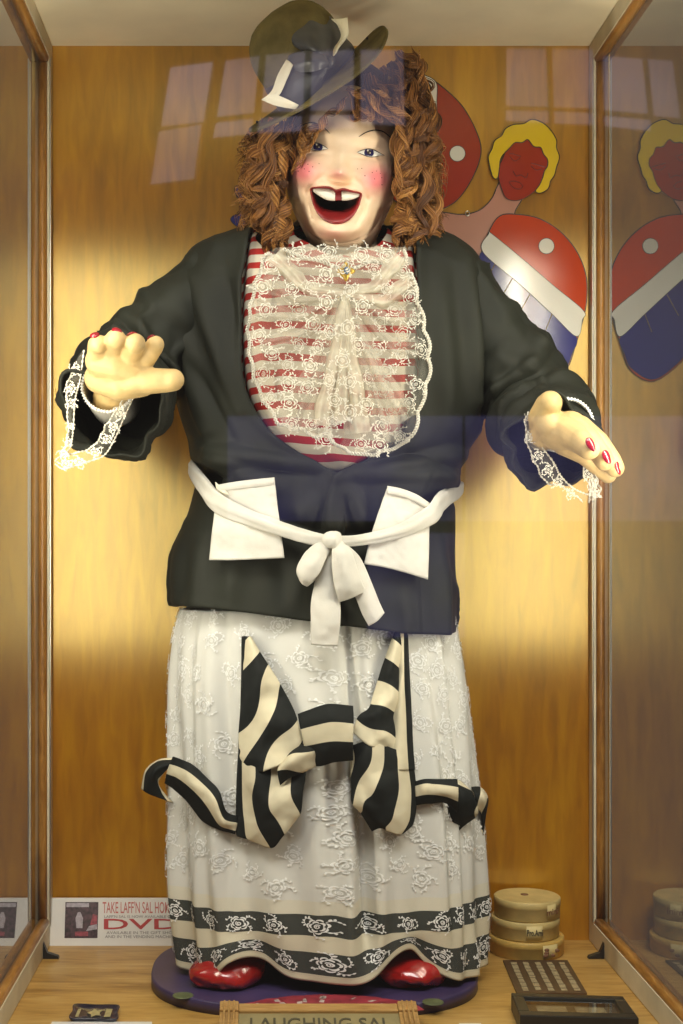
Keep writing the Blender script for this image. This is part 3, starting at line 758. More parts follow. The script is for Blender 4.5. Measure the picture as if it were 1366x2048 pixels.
# ------------------------------------------------------------------ black and cream striped bow on the skirt
B = .012
bow = cloth('skirt_bow', [  # left upper leaf: stripes run down to the left
    [(490, 1274, B, 0), (494, 1273, B + .004, 0), (499, 1273, B + .006, 0), (503, 1276, B, 0)],
    [(487, 1320, B, 0), (496, 1316, B + .012, 0), (510, 1310, B + .016, 0), (522, 1308, B + .004, 0)],
    [(485, 1380, B, 0), (504, 1362, B + .022, 0), (524, 1352, B + .026, 0), (545, 1343, B + .006, 0)],
    [(481, 1430, B, 0), (508, 1412, B + .026, 0), (540, 1394, B + .020, 0), (568, 1382, B + .012, 0)],
    [(478, 1468, B, 0), (512, 1458, B + .022, 0), (548, 1440, B + .038, 0), (590, 1426, B + .014, 0)],
    [(480, 1510, B + .004, 0), (512, 1505, B + .034, 0), (545, 1490, B + .026, 0), (604, 1476, B + .028, 0)],
    [(486, 1540, B + .004, 0), (514, 1545, B + .026, 0), (548, 1535, B + .040, 0), (606, 1512, B + .022, 0)]],
    M['bow'], fig, skh, 70, 40, 0.003, 0.005, 4, 20, lambda x, y: 1 + (0.90 * x + 0.44 * y - 1036 + 9 * np.sin(y / 26) + 5 * np.sin(x / 14)) / 80)
def bowp(name, ctrl, seed, nr=60, nc=30, wr=0.004, sfun=None):
    return cloth(name, ctrl, M['bow'], bow, skh, nr, nc, 0.003, wr, seed, 22, sfun)
bowp('selvedge', [[(484, 1273, B - .003, 0), (491, 1272, B + .002, 0), (498, 1274, B - .003, 0)], [(483, 1360, B - .003, 0), (490, 1360, B + .002, 0), (497, 1358, B - .003, 0)], [(480, 1460, B - .003, 0), (486, 1460, B, 0), (492, 1460, B - .003, 0)], [(474, 1560, B - .003, 0), (480, 1560, B, 0), (487, 1560, B - .003, 0)], [(472, 1664, B - .003, 0), (478, 1668, B, 0), (485, 1672, B - .003, 0)]], 6, 60, 8, 0.002, lambda x, y: 0.2 + 0 * x)
# left hanging end
bowp('ribbon_end', [
    [(478, 1468, B + .002, 0.30), (492, 1466, B + .008, 0.75), (512, 1480, B + .016, 1.1), (545, 1500, B + .024, 1.6), (584, 1498, B + .022, 2.2)],
    [(477, 1530, B, 0.20), (492, 1540, B + .012, 0.70), (515, 1550, B + .030, 1.05), (556, 1540, B + .020, 1.7), (606, 1520, B + .034, 2.15)],
    [(475, 1590, B, 0.15), (494, 1596, B + .010, 0.75), (520, 1592, B + .034, 1.25), (560, 1566, B + .024, 1.75), (612, 1548, B + .036, 2.3)],
    [(473, 1640, B, 0.15), (496, 1640, B + .010, 0.65), (528, 1622, B + .032, 1.35), (566, 1598, B + .042, 1.8), (606, 1584, B + .032, 2.3)],
    [(473, 1668, B, 0.20), (500, 1672, B + .008, 0.62), (534, 1650, B + .024, 1.25), (568, 1634, B + .036, 1.65), (602, 1622, B + .028, 2.05)],
    [(478, 1672, B, 0.25), (510, 1684, B + .006, 0.62), (545, 1696, B + .016, 1.05), (566, 1672, B + .026, 1.45), (592, 1640, B + .022, 1.9)]], 7)
# curl from the knot to the left end
bowp('curl', [[(640, 1478, B + .030, 0.1), (634, 1500, B + .044, 0.5), (636, 1530, B + .034, 0.9)], [(612, 1486, B + .034, 0.15), (604, 1512, B + .056, 0.6), (606, 1544, B + .038, 1.0)],
              [(588, 1500, B + .034, 0.3), (578, 1524, B + .060, 0.8), (578, 1556, B + .040, 1.2)], [(566, 1520, B + .022, 0.5), (556, 1542, B + .044, 1.0), (560, 1570, B + .030, 1.4)]], 8, 30, 20)
# right upper leaf
bowp('upper_leaf', [
    [(790, 1264, B, 0), (796, 1260, B + .006, 0), (802, 1262, B + .006, 0), (808, 1266, B, 0)],
    [(778, 1296, B, 0), (788, 1300, B + .014, 0), (798, 1306, B + .012, 0), (808, 1300, B, 0)],
    [(764, 1336, B, 0), (778, 1344, B + .022, 0), (792, 1350, B + .014, 0), (806, 1346, B + .002, 0)],
    [(750, 1380, B + .004, 0), (768, 1388, B + .020, 0), (786, 1396, B + .026, 0), (804, 1396, B + .002, 0)],
    [(738, 1416, B + .010, 0), (758, 1424, B + .038, 0), (780, 1434, B + .016, 0), (802, 1440, B + .002, 0)],
    [(716, 1432, B + .022, 0), (744, 1452, B + .030, 0), (772, 1470, B + .032, 0), (800, 1480, B + .002, 0)],
    [(704, 1464, B + .026, 0), (736, 1490, B + .042, 0), (768, 1500, B + .024, 0), (800, 1512, B + .002, 0)]], 9, 70, 40, 0.005, lambda x, y: 1 + (-0.5 * x + 0.86 * y - 752 + 6 * np.sin(x / 15)) / 84)
bowp('side_ribbon', [
    [(794, 1266, B - .002, .62), (803, 1262, B + .010, .85), (811, 1264, B + .006, 1.2), (815, 1270, B - .004, 1.4)],
    [(792, 1340, B, .60), (803, 1340, B + .014, .88), (812, 1340, B + .010, 1.15), (818, 1342, B - .004, 1.4)],
    [(784, 1420, B + .006, .55), (800, 1420, B + .020, .85), (813, 1420, B + .012, 1.05), (822, 1420, B - .004, 1.4)],
    [(778, 1490, B + .010, .52), (798, 1490, B + .024, .80), (814, 1490, B + .014, 1.02), (825, 1490, B - .004, 1.4)],
    [(776, 1540, B + .012, .50), (800, 1540, B + .026, .78), (817, 1540, B + .014, 1.02), (829, 1540, B - .004, 1.4)]], 19, 60, 24, 0.003)
# right hanging end
bowp('ribbon_end', [
    [(706, 1490, B + .022, 0.0), (736, 1482, B + .040, 0.35), (768, 1490, B + .028, 1.0), (798, 1500, B + .020, 1.6), (824, 1490, B, 2.3)],
    [(702, 1530, B + .020, -.1), (730, 1524, B + .048, 0.3), (764, 1530, B + .032, 0.95), (800, 1540, B + .024, 1.6), (828, 1540, B, 2.3)],
    [(703, 1570, B + .020, 0.1), (722, 1566, B + .036, 0.6), (756, 1574, B + .046, 1.05), (804, 1580, B + .026, 1.6), (832, 1580, B, 2.3)],
    [(704, 1604, B + .020, 0.4), (728, 1606, B + .044, 1.0), (762, 1616, B + .040, 1.25), (806, 1616, B + .026, 1.7), (832, 1616, B, 2.3)],
    [(722, 1626, B + .018, 1.0), (744, 1634, B + .036, 1.25), (774, 1644, B + .032, 1.45), (808, 1642, B + .022, 1.8), (828, 1640, B, 2.3)],
    [(744, 1662, B + .012, 1.1), (762, 1656, B + .026, 1.3), (782, 1664, B + .022, 1.7), (802, 1668, B + .016, 2.0), (824, 1652, B, 2.35)]], 10)
# centre knot, a folded tube of cloth with level stripes
bowp('bow_knot', [
    [(596, 1428, B + .034, 1.05), (640, 1412, B + .050, 1.02), (664, 1408, B + .056, 1.02), (706, 1412, B + .046, 1.02)],
    [(600, 1452, B + .044, 1.40), (644, 1440, B + .062, 1.40), (668, 1436, B + .066, 1.40), (707, 1440, B + .054, 1.40)],
    [(606, 1478, B + .046, 1.80), (646, 1474, B + .064, 1.85), (670, 1468, B + .066, 1.80), (706, 1470, B + .056, 1.80)],
    [(610, 1500, B + .040, 2.10), (646, 1500, B + .058, 2.18), (668, 1494, B + .062, 2.15), (706, 1496, B + .050, 2.18)],
    [(614, 1530, B + .024, 2.48), (640, 1532, B + .040, 2.48), (668, 1524, B + .044, 2.47), (706, 1520, B + .034, 2.48)]], 12, 34, 30, 0.002)
# side streamers
bowp('streamer', [[(474, 1632, B, 0.1), (474, 1650, B + .006, 0.6), (470, 1668, B, 1.2)], [(452, 1622, B + .012, 0.1), (444, 1644, B + .024, 0.7), (436, 1658, B + .006, 1.4)], [(438, 1582, B + .020, 0.1), (424, 1606, B + .032, 0.75), (404, 1640, B + .010, 1.5)],
                   [(414, 1556, B + .022, 0.1), (396, 1576, B + .034, 0.8), (376, 1604, B + .014, 1.5)], [(384, 1528, B + .026, 0.1), (362, 1552, B + .036, 0.85), (348, 1578, B + .018, 1.5)], [(346, 1514, B + .030, 0.1), (336, 1540, B + .030, 0.8), (330, 1566, B + .020, 1.5)]], 14, 60, 24, 0.005)
def free_strip(name, ctrl, seed, nr=30, nc=16):
    c = np.asarray(ctrl, float); c = cr(c, nr); c = np.swapaxes(cr(np.swapaxes(c, 0, 1), nc), 0, 1)
    v = P(c[..., 0], c[..., 1], c[..., 2]); v[..., 1] -= 0.004 * fbm(v * 22, seed, 2)
    mk(name, v, quads(nr, nc), M['bow'], bow, uv=np.stack([c[..., 3], c[..., 3] * 0], -1), solid=0.003)
free_strip('streamer_fold', [[(350, 1516, -0.36, 0.9), (344, 1528, -0.385, 1.2), (330, 1540, -0.37, 1.5)], [(318, 1520, -0.36, 0.95), (312, 1540, -0.395, 1.25), (316, 1566, -0.36, 1.6)], [(292, 1540, -0.35, 0.95), (302, 1566, -0.385, 1.25), (332, 1592, -0.36, 1.62)],
                              [(283, 1578, -0.34, 0.9), (300, 1588, -0.37, 1.2), (346, 1606, -0.37, 1.6)]], 15)
bowp('streamer', [[(830, 1562, B, 0.25), (831, 1584, B + .004, .8), (832, 1610, B, 1.4)], [(852, 1558, B + .016, 0.25), (856, 1580, B + .024, .8), (860, 1606, B + .008, 1.4)], [(884, 1558, B + .024, 0.25), (888, 1584, B + .030, .8), (892, 1606, B + .012, 1.4)],
                   [(914, 1558, B + .030, 0.2), (916, 1588, B + .034, 0.75), (914, 1624, B + .014, 1.4)]], 16, 40, 20, 0.005)
free_strip('streamer_fold', [[(862, 1556, -0.40, 0.5), (880, 1552, -0.42, 0.8), (920, 1562, -0.41, 1.02)], [(900, 1580, -0.43, 0.1), (920, 1580, -0.45, 0.3), (944, 1586, -0.43, 0.45)], [(888, 1640, -0.41, 0.1), (918, 1630, -0.44, 0.3), (956, 1622, -0.42, 0.55)], [(912, 1670, -0.39, 0.1), (926, 1652, -0.41, 0.3), (950, 1636, -0.40, 0.5)]], 17)
free_strip('streamer_fold', [[(942, 1574, -0.37, 1.1), (950, 1590, -0.39, 1.3), (952, 1616, -0.38, 1.45)], [(962, 1576, -0.35, 1.55), (968, 1596, -0.38, 1.75), (962, 1626, -0.36, 1.98)], [(976, 1600, -0.33, 2.05), (972, 1620, -0.35, 2.25), (964, 1652, -0.34, 2.45)], [(966, 1640, -0.31, 2.1), (966, 1660, -0.33, 2.3), (962, 1690, -0.32, 2.6)]], 18)

# ------------------------------------------------------------------ lace jabot
def jab(px, py, off=0.0):
    return torso.hit(px, py, off)
def bib(name, outline_l, outline_r, y0, y1, foldf, m, parent, nr=90, nc=110):
    py = np.linspace(y0, y1, nr); l = outline_l(py); r = outline_r(py)
    s = np.linspace(0, 1, nc); PX = l[:, None] + (r - l)[:, None] * s; PY = np.repeat(py[:, None], nc, 1)
    off = foldf(PX, PY)
    v = jab(PX, PY, off)
    return mk(name, v, quads(nr, nc), m, parent), (PX, PY, off)
def folds(px, py):
    # pleats fan out from the gather below the brooch
    a = np.arctan2(px - 690, np.maximum(py - 585, 8.0)); r = np.hypot(px - 690, py - 585)
    g = sstep(10, 120, r)
    o = 0.012 + 0.010 * g * (np.sin(a * 13 + 0.6) * 0.5 + 0.5) * 1.6 + 0.030 * np.exp(-(a / 0.24) ** 2) * g * sstep(590, 640, py) + 0.012 * np.exp(-((px - 690) / 24) ** 2 - ((py - 592) / 26) ** 2)
    o = o + 0.004 * fbm(np.stack([px / 40, py / 40, 0 * px], -1), 2, 2) + 0.026 * sstep(790, 830, px)
    return o
lobeL = lambda py: hermite([480, 510, 540, 580, 620, 680, 740, 790, 830, 856], [566, 534, 520, 508, 500, 497, 506, 522, 548, 574], py) + 5 * np.abs(np.sin(py / 15)) - 3
lobeR = lambda py: hermite([480, 510, 540, 580, 640, 700, 760, 810, 850, 880, 905], [796, 814, 824, 831, 846, 858, 856, 842, 832, 818, 780], py) + 7 * np.abs(np.sin(py / 17.5)) - 4
jabot, _ = bib('lace_jabot', lobeL, lambda py: 690 + 0 * py + sstep(790, 856, py) * -60, 496, 858, folds, M['net'], fig)
bib('lace_panel', lambda py: 690 + 0 * py - sstep(870, 905, py) * 20, lobeR, 496, 906, folds, M['net'], jabot)
# pleats that fall from the gather, and swags that run up to both shoulders
def pleat(ctrl, w0, w1, amp, seed, nr=60, nc=21, roll=0.016, m='net_pleat'):
    c = cr(np.array(ctrl, float), nr); s_ = np.linspace(-1, 1, nc)
    T = np.gradient(c[:, :2], axis=0); T /= np.linalg.norm(T, axis=1)[:, None]; Nn = np.stack([-T[:, 1], T[:, 0]], -1)
    w = np.linspace(w0, w1, nr) * (1 + 0.12 * np.sin(np.arange(nr) * 0.35 + seed))
    X = c[:, 0, None] + Nn[:, 0, None] * w[:, None] * s_; Y = c[:, 1, None] + Nn[:, 1, None] * w[:, None] * s_
    o = c[:, 2, None] + amp * (1 - np.abs(s_[None]) ** 2.2) + 0.25 * roll * np.sin(s_ * 7 + seed)[None] * np.linspace(0, 1, nr)[:, None]
    mk('lace_pleat', jab(X, Y, o), quads(nr, nc), M[m], jabot)
for i, (xb, yb, w1, o_) in enumerate(((574, 846, 26, .016), (612, 862, 26, .020), (648, 852, 26, .026), (682, 842, 24, .034), (716, 866, 26, .036), (750, 888, 26, .030), (786, 884, 26, .030), (816, 838, 24, .044))):
    xm = 690 + (xb - 690) * 0.42
    pleat([(690 + (xb - 690) * 0.05, 588, .030), (690 + (xb - 690) * 0.2, 640, .026), (xm, 715, o_ * .9), (690 + (xb - 690) * 0.75, 790, o_), (xb, yb, o_)], 8, w1, 0.030 if 2 <= i <= 4 else 0.014, i * 1.7, m='net_dense' if 2 <= i <= 4 else 'net_pleat')
for i, (xe, ye, xm, ym) in enumerate(((548, 512, 612, 574), (524, 560, 600, 600), (512, 620, 596, 630), (520, 690, 606, 668), (800, 512, 752, 572), (826, 560, 770, 602), (842, 630, 780, 640), (846, 700, 784, 690))):
    oe = .016 + (.026 if xe > 790 else 0)
    pleat([(690, 590, .034), ((690 + xm) / 2, (590 + ym) / 2, .028), (xm, ym, .020), ((xm + xe) / 2, (ym + ye) / 2, (.018 + oe) / 2 + .004), (xe, ye, oe)], 8, 20, 0.016, i * 2.3, m='net_dense' if i in (0, 4, 5) else 'net_pleat')
bib('lace_panel', lambda py: 560 + (py - 490) * -0.2, lambda py: 812 + (py - 490) * 0.15, 494, 575, lambda a, b: 0.022 + 0.006 * np.sin((b + 0.0009 * (a - 690) ** 2) / 7) + 0.004 * np.sin(a / 13) + 0.012 * sstep(780, 820, a), M['net_pleat'], jabot, 50, 110)
mb = MB(); r3 = np.random.default_rng(21); pl = []
for _ in range(6000):
    x = r3.uniform(510, 846); y = r3.uniform(505, 895)
    if x < lobeL(np.array(min(y, 856.))) + 12 or x > lobeR(np.array(y)) - 12 or (y > 850 and x < 640): continue
    if any((x - a) ** 2 + (y - b) ** 2 < 37 ** 2 for a, b in pl): continue
    pl.append((x, y))
for i, (x, y) in enumerate(pl):
    add_motif(mb, i % 6, lambda a, b, o, x=x, y=y: jab(x + a, y - b, folds(x + a, y - b) + (0.040 if abs(x - 686) < 46 else 0.020 if abs(x - 690) < 90 else 0.012) + o), r3.uniform(18, 25), r3.uniform(0, 6.28), W=0.52)
tag(mb.build('lace_flower', M['lace_cream'], jabot), kind='stuff')
def braid(name, pxy, off, parent, r=0.0018, n=260, surf=None, foldf=None):
    p = cr(np.array(pxy, float), n); mb = MB(); t = np.arange(n)
    T = np.gradient(p, axis=0); T /= np.linalg.norm(T, axis=1)[:, None]; Nn = np.stack([-T[:, 1], T[:, 0]], -1)
    for ph in (0, np.pi):
        q = p + Nn * 2.4 * np.sin(t * 0.75 + ph)[:, None]
        o = off + 0.002 * np.cos(t * 0.75 + ph)
        if foldf is not None: o = o + foldf(q[:, 0], q[:, 1])
        v, f = tube_mesh((surf or jab)(q[:, 0], q[:, 1], o), r * (1 + 0.25 * np.sin(t * 1.5)), 6)
        mb.add(v, f)
    return mb.build(name, M['lace_cream'], parent)
def scal(f, y0, y1, s, A, n=60):
    y = np.linspace(y0, y1, n); return np.stack([f(y), y], -1)
braid('braid_edge', scal(lobeL, 505, 830, -1, 4), 0.003, jabot, foldf=folds)
braid('braid_edge', [(548, 830), (556, 848), (574, 850), (586, 858), (604, 858), (618, 868), (634, 874), (648, 866), (658, 848), (676, 846), (694, 838), (706, 846), (716, 866)], 0.006, jabot, n=160, foldf=folds)
braid('braid_edge', scal(lobeR, 545, 880, 1, 4), 0.003, jabot, foldf=folds)
braid('braid_edge', [(818, 880), (800, 890), (786, 898), (764, 902), (748, 910), (724, 908), (700, 906), (688, 896), (672, 890), (660, 876), (662, 856)], 0.006, jabot, n=170, foldf=folds)
braid('braid_edge', [(566, 498), (600, 512), (640, 522), (672, 534), (692, 538), (716, 534), (748, 522), (790, 540), (812, 520), (808, 500)], 0.030, jabot, n=190)
# collar frill round the neck opening
ang = np.linspace(-1.9, 1.9, 150); rows = []
for k in range(14):
    s_ = k / 13
    rr = 1.0 + 0.25 * s_
    wv = 0.006 * np.sin(ang * 26) * s_ + 0.004 * np.sin(ang * 11 + 1) * s_
    rows.append(np.stack([0.170 + 0.098 * rr * np.sin(ang), -0.335 - (0.112 * rr + 0.02 * s_) * np.cos(ang) - wv, 1.520 - 0.045 * s_ * (0.6 + 0.4 * np.cos(ang)) + 0.055 * (1 - np.cos(ang)) + wv], -1))
mk('lace_collar', np.array(rows), quads(14, 150), M['net'], jabot)
# brooch
bc = jab(np.array(692.), np.array(542.), 0.044)
brooch = None
pet = np.linspace(0, 2 * np.pi, 64, endpoint=False); R = 0.0145 * (1 + 0.20 * np.cos(pet * 4) + 0.08 * np.cos(pet * 8))
mbv = []
for rr, yy in ((1.0, 0.003), (1.0, 0.0), (0.92, -0.003), (0.6, -0.005), (0.45, -0.0045), (0.0, -0.0045)):
    mbv.append(np.stack([bc[0] + R * rr * np.sin(pet), np.full(64, bc[1] + yy), bc[2] + R * rr * np.cos(pet) * 1.1], -1))
brooch = mk('brooch', np.array(mbv), quads(6, 64, True), M['gold'], jabot)
v, f = ellipsoid(bc + np.array([0.001, -0.005, 0]), (0.0055, 0.004, 0.0078)); mk('brooch', v, f, M['gem'], jabot)

# ------------------------------------------------------------------ hands: plump plaster forms, one continuous surface each
def capsule(mb, a, b, ra, rb, n=16):
    a, b = np.asarray(a, float), np.asarray(b, float)
    d = b - a; L = np.linalg.norm(d); t = np.linspace(0, np.pi / 2, 6)
    pr = [(-ra * np.cos(u), ra * np.sin(u)) for u in t] + [(L + rb * np.sin(u), rb * np.cos(u)) for u in t]
    path = np.array([a + d / L * s for s, _ in pr]); rad = np.array([max(r, 1e-4) for _, r in pr])
    dn = d / L; ref = np.array([0, 0, 1.0]) if abs(dn[2]) < 0.9 else np.array([1.0, 0, 0])
    u = np.cross(dn, ref); u /= np.linalg.norm(u); w = np.cross(dn, u); an = np.arange(n) / n * 2 * np.pi
    V = path[:, None] + rad[:, None, None] * (np.cos(an)[None, :, None] * u + np.sin(an)[None, :, None] * w)
    mb.add(V, quads(len(path), n, True))
def chain(mb, pts):
    for (x0, y0, d0, r0), (x1, y1, d1, r1) in zip(pts[:-1], pts[1:]):
        capsule(mb, P(x0, y0, d0), P(x1, y1, d1), r0 * mpp(d0), r1 * mpp(d1))
def blob(name, mb, m, parent, vox=0.0025, it=4):
    o = mb.build(name, m, parent)
    rm = o.modifiers.new('Remesh', 'REMESH'); rm.mode = 'VOXEL'; rm.voxel_size = vox; rm.use_smooth_shade = True
    sm = o.modifiers.new('Smooth', 'SMOOTH'); sm.iterations = it; sm.factor = 0.5
    return o
def nail(c, nrm, upv, rx, ry, parent):
    nrm = np.asarray(nrm, float); nrm /= np.linalg.norm(nrm); upv = np.asarray(upv, float); upv = upv - nrm * upv.dot(nrm); upv /= np.linalg.norm(upv); xv = np.cross(upv, nrm)
    v, f = ellipsoid((0, 0, 0), (rx, ry, 0.0030), nu=20, nv=10)
    v[:, 2] -= 0.16 * (v[:, 0] ** 2) / rx
    v[:, 0] *= 1 - 0.25 * v[:, 1] / ry
    R_ = np.stack([xv, upv, nrm], -1)
    mk('fingernail', v @ R_.T + np.asarray(c), f, M['nail'], parent)
mb = MB()
# palm towards the viewer, fingers foreshortened, thumb out to the side
chain(mb, [(222, 800, -0.52, 38), (232, 768, -0.575, 40), (236, 742, -0.62, 42)])
chain(mb, [(204, 722, -0.635, 34), (236, 728, -0.642, 36), (272, 742, -0.635, 34)])
chain(mb, [(200, 756, -0.605, 32), (240, 768, -0.62, 34), (284, 764, -0.62, 30)])
chain(mb, [(200, 730, -0.632, 27), (196, 706, -0.655, 22), (195, 690, -0.675, 20), (197, 688, -0.690, 19)])
chain(mb, [(222, 722, -0.638, 27), (228, 696, -0.665, 23), (231, 680, -0.69, 21.5), (232, 679, -0.708, 20.5)])
chain(mb, [(250, 726, -0.638, 27), (262, 704, -0.665, 23), (270, 688, -0.69, 21.5), (271, 687, -0.705, 20.5)])
chain(mb, [(272, 738, -0.632, 26), (292, 716, -0.648, 21), (308, 694, -0.660, 19), (311, 689, -0.668, 18)])
chain(mb, [(250, 760, -0.625, 32), (296, 762, -0.645, 27), (335, 761, -0.655, 24), (346, 760, -0.660, 23)])
handL = blob('hand', mb, M['hand'], fig)
for (x, y, d, n_, u_, a, b) in ((190, 670, -0.700, (0.0, -0.75, .66), (.1, -1, .6), .0095, .0075), (233, 661, -0.716, (0.1, -.75, .66), (0, -1, .6), .0105, .0075), (263, 667, -0.700, (-.25, -.05, 1), (0, -1, 0), .0105, .012), (303, 674, -0.668, (-.3, .1, 1), (.3, -1, 0), .009, .011)):
    nail(P(x, y, d), n_, u_, a, b, handL)
mb = MB()
# the other hand reaches out and down, seen along its thumb side
chain(mb, [(1086, 862, -0.50, 40), (1096, 858, -0.56, 40), (1118, 862, -0.62, 40)])
chain(mb, [(1090, 866, -0.585, 30), (1086, 836, -0.62, 30), (1096, 812, -0.64, 27), (1100, 806, -0.648, 25)])
chain(mb, [(1084, 870, -0.60, 26), (1100, 852, -0.64, 28)])
chain(mb, [(1116, 862, -0.63, 38), (1144, 872, -0.67, 29), (1166, 888, -0.71, 24), (1178, 898, -0.728, 22)])
chain(mb, [(1140, 856, -0.62, 35), (1176, 880, -0.66, 26), (1202, 910, -0.69, 21), (1209, 922, -0.70, 20)])
chain(mb, [(1156, 860, -0.60, 31), (1194, 886, -0.625, 25), (1222, 920, -0.645, 20), (1230, 936, -0.65, 19)])
chain(mb, [(1130, 884, -0.60, 28), (1170, 908, -0.61, 22), (1204, 940, -0.61, 18), (1216, 950, -0.61, 17)])
handR = blob('hand', mb, M['hand'], fig)
for (x, y, d, n_, u_, a, b) in ((1182, 889, -0.752, (.15, -1, .25), (.45, 0, -1), .0078, .0145), (1214, 914, -0.718, (.35, -1, .15), (.45, 0, -1), .0082, .0140), (1237, 936, -0.664, (.6, -.8, .1), (.3, 0, -1), .0075, .0130)):
    nail(P(x, y, d), n_, u_, a, b, handR)

# shirt cuffs and lace frills at the wrists
def cuff(c0, c1, r0, r1, m, parent):
    pa = P(np.linspace(c0[0], c1[0], 14), np.linspace(c0[1], c1[1], 14), np.linspace(c0[2], c1[2], 14))
    v, f = tube_mesh(pa, np.linspace(r0, r1, 14) * mpp(c1[2]), 64, cap=False)
    o = mk('shirt_cuff', v, f, m, parent, solid=0.004)
    th = v.reshape(14, 64, 3)[-1]; ring = np.concatenate([th, th[:1]])
    ring = cr(ring, 300)
    v2, f2 = tube_mesh(ring, 0.0028 * (1 + 0.5 * np.sin(np.arange(300) * 1.1)), 6)
    mk('cuff_edge', v2, f2, M['lace'], o)
    return o
cuffL = cuff((232, 806, -0.44), (216, 772, -0.575), 50, 52, M['white'], fig)
cuffR = cuff((1090, 850, -0.44), (1134, 852, -0.575), 50, 54, M['white'], fig)
def frill(ctrl, parent, seed, nr=60, nc=14, m='net'):
    c = cr(np.asarray(ctrl, float), nr); c = np.swapaxes(cr(np.swapaxes(c, 0, 1), nc), 0, 1)
    v = P(c[..., 0], c[..., 1], c[..., 2])
    v[..., 1] -= 0.008 * np.sin(np.arange(nr) * 0.7)[:, None] * np.linspace(0, 1, nc)[None]
    o = mk('lace_frill', v, quads(nr, nc), M[m], parent)
    mbx = MB()
    for col in (0, nc - 1):
        p = cr(v[:, col], 150); t = np.arange(150)
        vv, ff = tube_mesh(p, 0.0015 * (1 + 0.5 * np.sin(t * 1.3)), 6); mbx.add(vv, ff)
    mbx.build('lace_edge', M['lace_cream'], o)
    mbx = MB(); rr = np.random.default_rng(seed)
    c2 = np.asarray(c)
    for k in range(6, nr - 5, 9):
        cc = c2[k, nc // 2]; w = abs(c2[k, -1, 0] - c2[k, 0, 0]) + abs(c2[k, -1, 1] - c2[k, 0, 1])
        add_motif(mbx, k % 6, lambda a, b, o_, cc=cc: P(cc[0] + a, cc[1] - b, cc[2] - 0.004 - o_), min(14, 0.42 * w + 3), rr.uniform(0, 6))
    tag(mbx.build('lace_flower', M['lace_cream'], o), kind='stuff')
    return o
frill([[(168, 700, -0.60, 0), (158, 712, -0.60, 0), (150, 728, -0.595, 0)], [(160, 760, -0.605, 0), (146, 766, -0.61, 0), (134, 770, -0.60, 0)], [(150, 800, -0.605, 0), (142, 804, -0.61, 0), (134, 808, -0.60, 0)], [(146, 860, -0.60, 0), (140, 862, -0.61, 0), (136, 864, -0.60, 0)],
       [(140, 895, -0.60, 0), (132, 900, -0.61, 0), (126, 902, -0.60, 0)], [(124, 912, -0.595, 0), (118, 918, -0.60, 0), (110, 924, -0.59, 0)]], cuffL, 3)
frill([[(110, 928, -0.59, 0), (118, 922, -0.60, 0), (128, 908, -0.60, 0)], [(128, 938, -0.595, 0), (140, 930, -0.605, 0), (152, 906, -0.60, 0)], [(160, 928, -0.60, 0), (174, 916, -0.61, 0), (184, 894, -0.60, 0)], [(206, 912, -0.60, 0), (208, 890, -0.61, 0), (204, 868, -0.60, 0)],
       [(228, 880, -0.60, 0), (224, 862, -0.61, 0), (212, 850, -0.60, 0)], [(246, 840, -0.595, 0), (238, 832, -0.605, 0), (230, 826, -0.60, 0)], [(268, 792, -0.59, 0), (262, 790, -0.60, 0), (252, 790, -0.595, 0)]], cuffL, 4)
frill([[(1072, 812, -0.60, 0), (1062, 818, -0.60, 0), (1056, 824, -0.59, 0)], [(1060, 850, -0.60, 0), (1054, 850, -0.61, 0), (1050, 850, -0.595, 0)], [(1078, 886, -0.60, 0), (1068, 894, -0.61, 0), (1060, 904, -0.60, 0)], [(1108, 926, -0.60, 0), (1092, 928, -0.615, 0), (1074, 934, -0.60, 0)],
       [(1120, 950, -0.60, 0), (1110, 956, -0.615, 0), (1094, 966, -0.60, 0)], [(1146, 976, -0.60, 0), (1136, 982, -0.61, 0), (1124, 972, -0.60, 0)], [(1176, 990, -0.59, 0), (1172, 1000, -0.60, 0), (1166, 1004, -0.59, 0)]], cuffR, 5)
frill([[(1168, 926, -0.60, 0), (1176, 930, -0.60, 0), (1186, 930, -0.59, 0)], [(1168, 952, -0.60, 0), (1178, 956, -0.61, 0), (1192, 956, -0.595, 0)], [(1180, 972, -0.60, 0), (1190, 974, -0.61, 0), (1200, 976, -0.60, 0)], [(1178, 1006, -0.59, 0), (1188, 1004, -0.60, 0), (1198, 996, -0.59, 0)]], cuffR, 6, 30, 12)

# ------------------------------------------------------------------ shoes: lumpy red moulded feet
for cx, sd in ((458, 1), (826, 5)):
    mb = MB()
    y0 = -0.405; k = mpp(y0); X = (cx - VX) * k
    for ex, ey, ez, rx, ry, rz in ((0, 0.0, 0.026, 0.076, 0.066, 0.040), (-0.012, -0.012, 0.024, 0.070, 0.062, 0.030), (0.014, 0.030, 0.040, 0.066, 0.070, 0.048)):
        v, f = ellipsoid((X + ex, y0 + ey, 0.0265 + ez), (rx, ry, rz), nu=40, nv=26)
        v = v + 0.009 * fbm(v * np.array([30, 30, 46]), sd, 3)[:, None] * np.array([0.6, 1, 0.7]); v[:, 2] = np.maximum(v[:, 2], 0.0258); mb.add(v, f)
    blob('shoe', mb, M['red'], fig, 0.0032, 3)
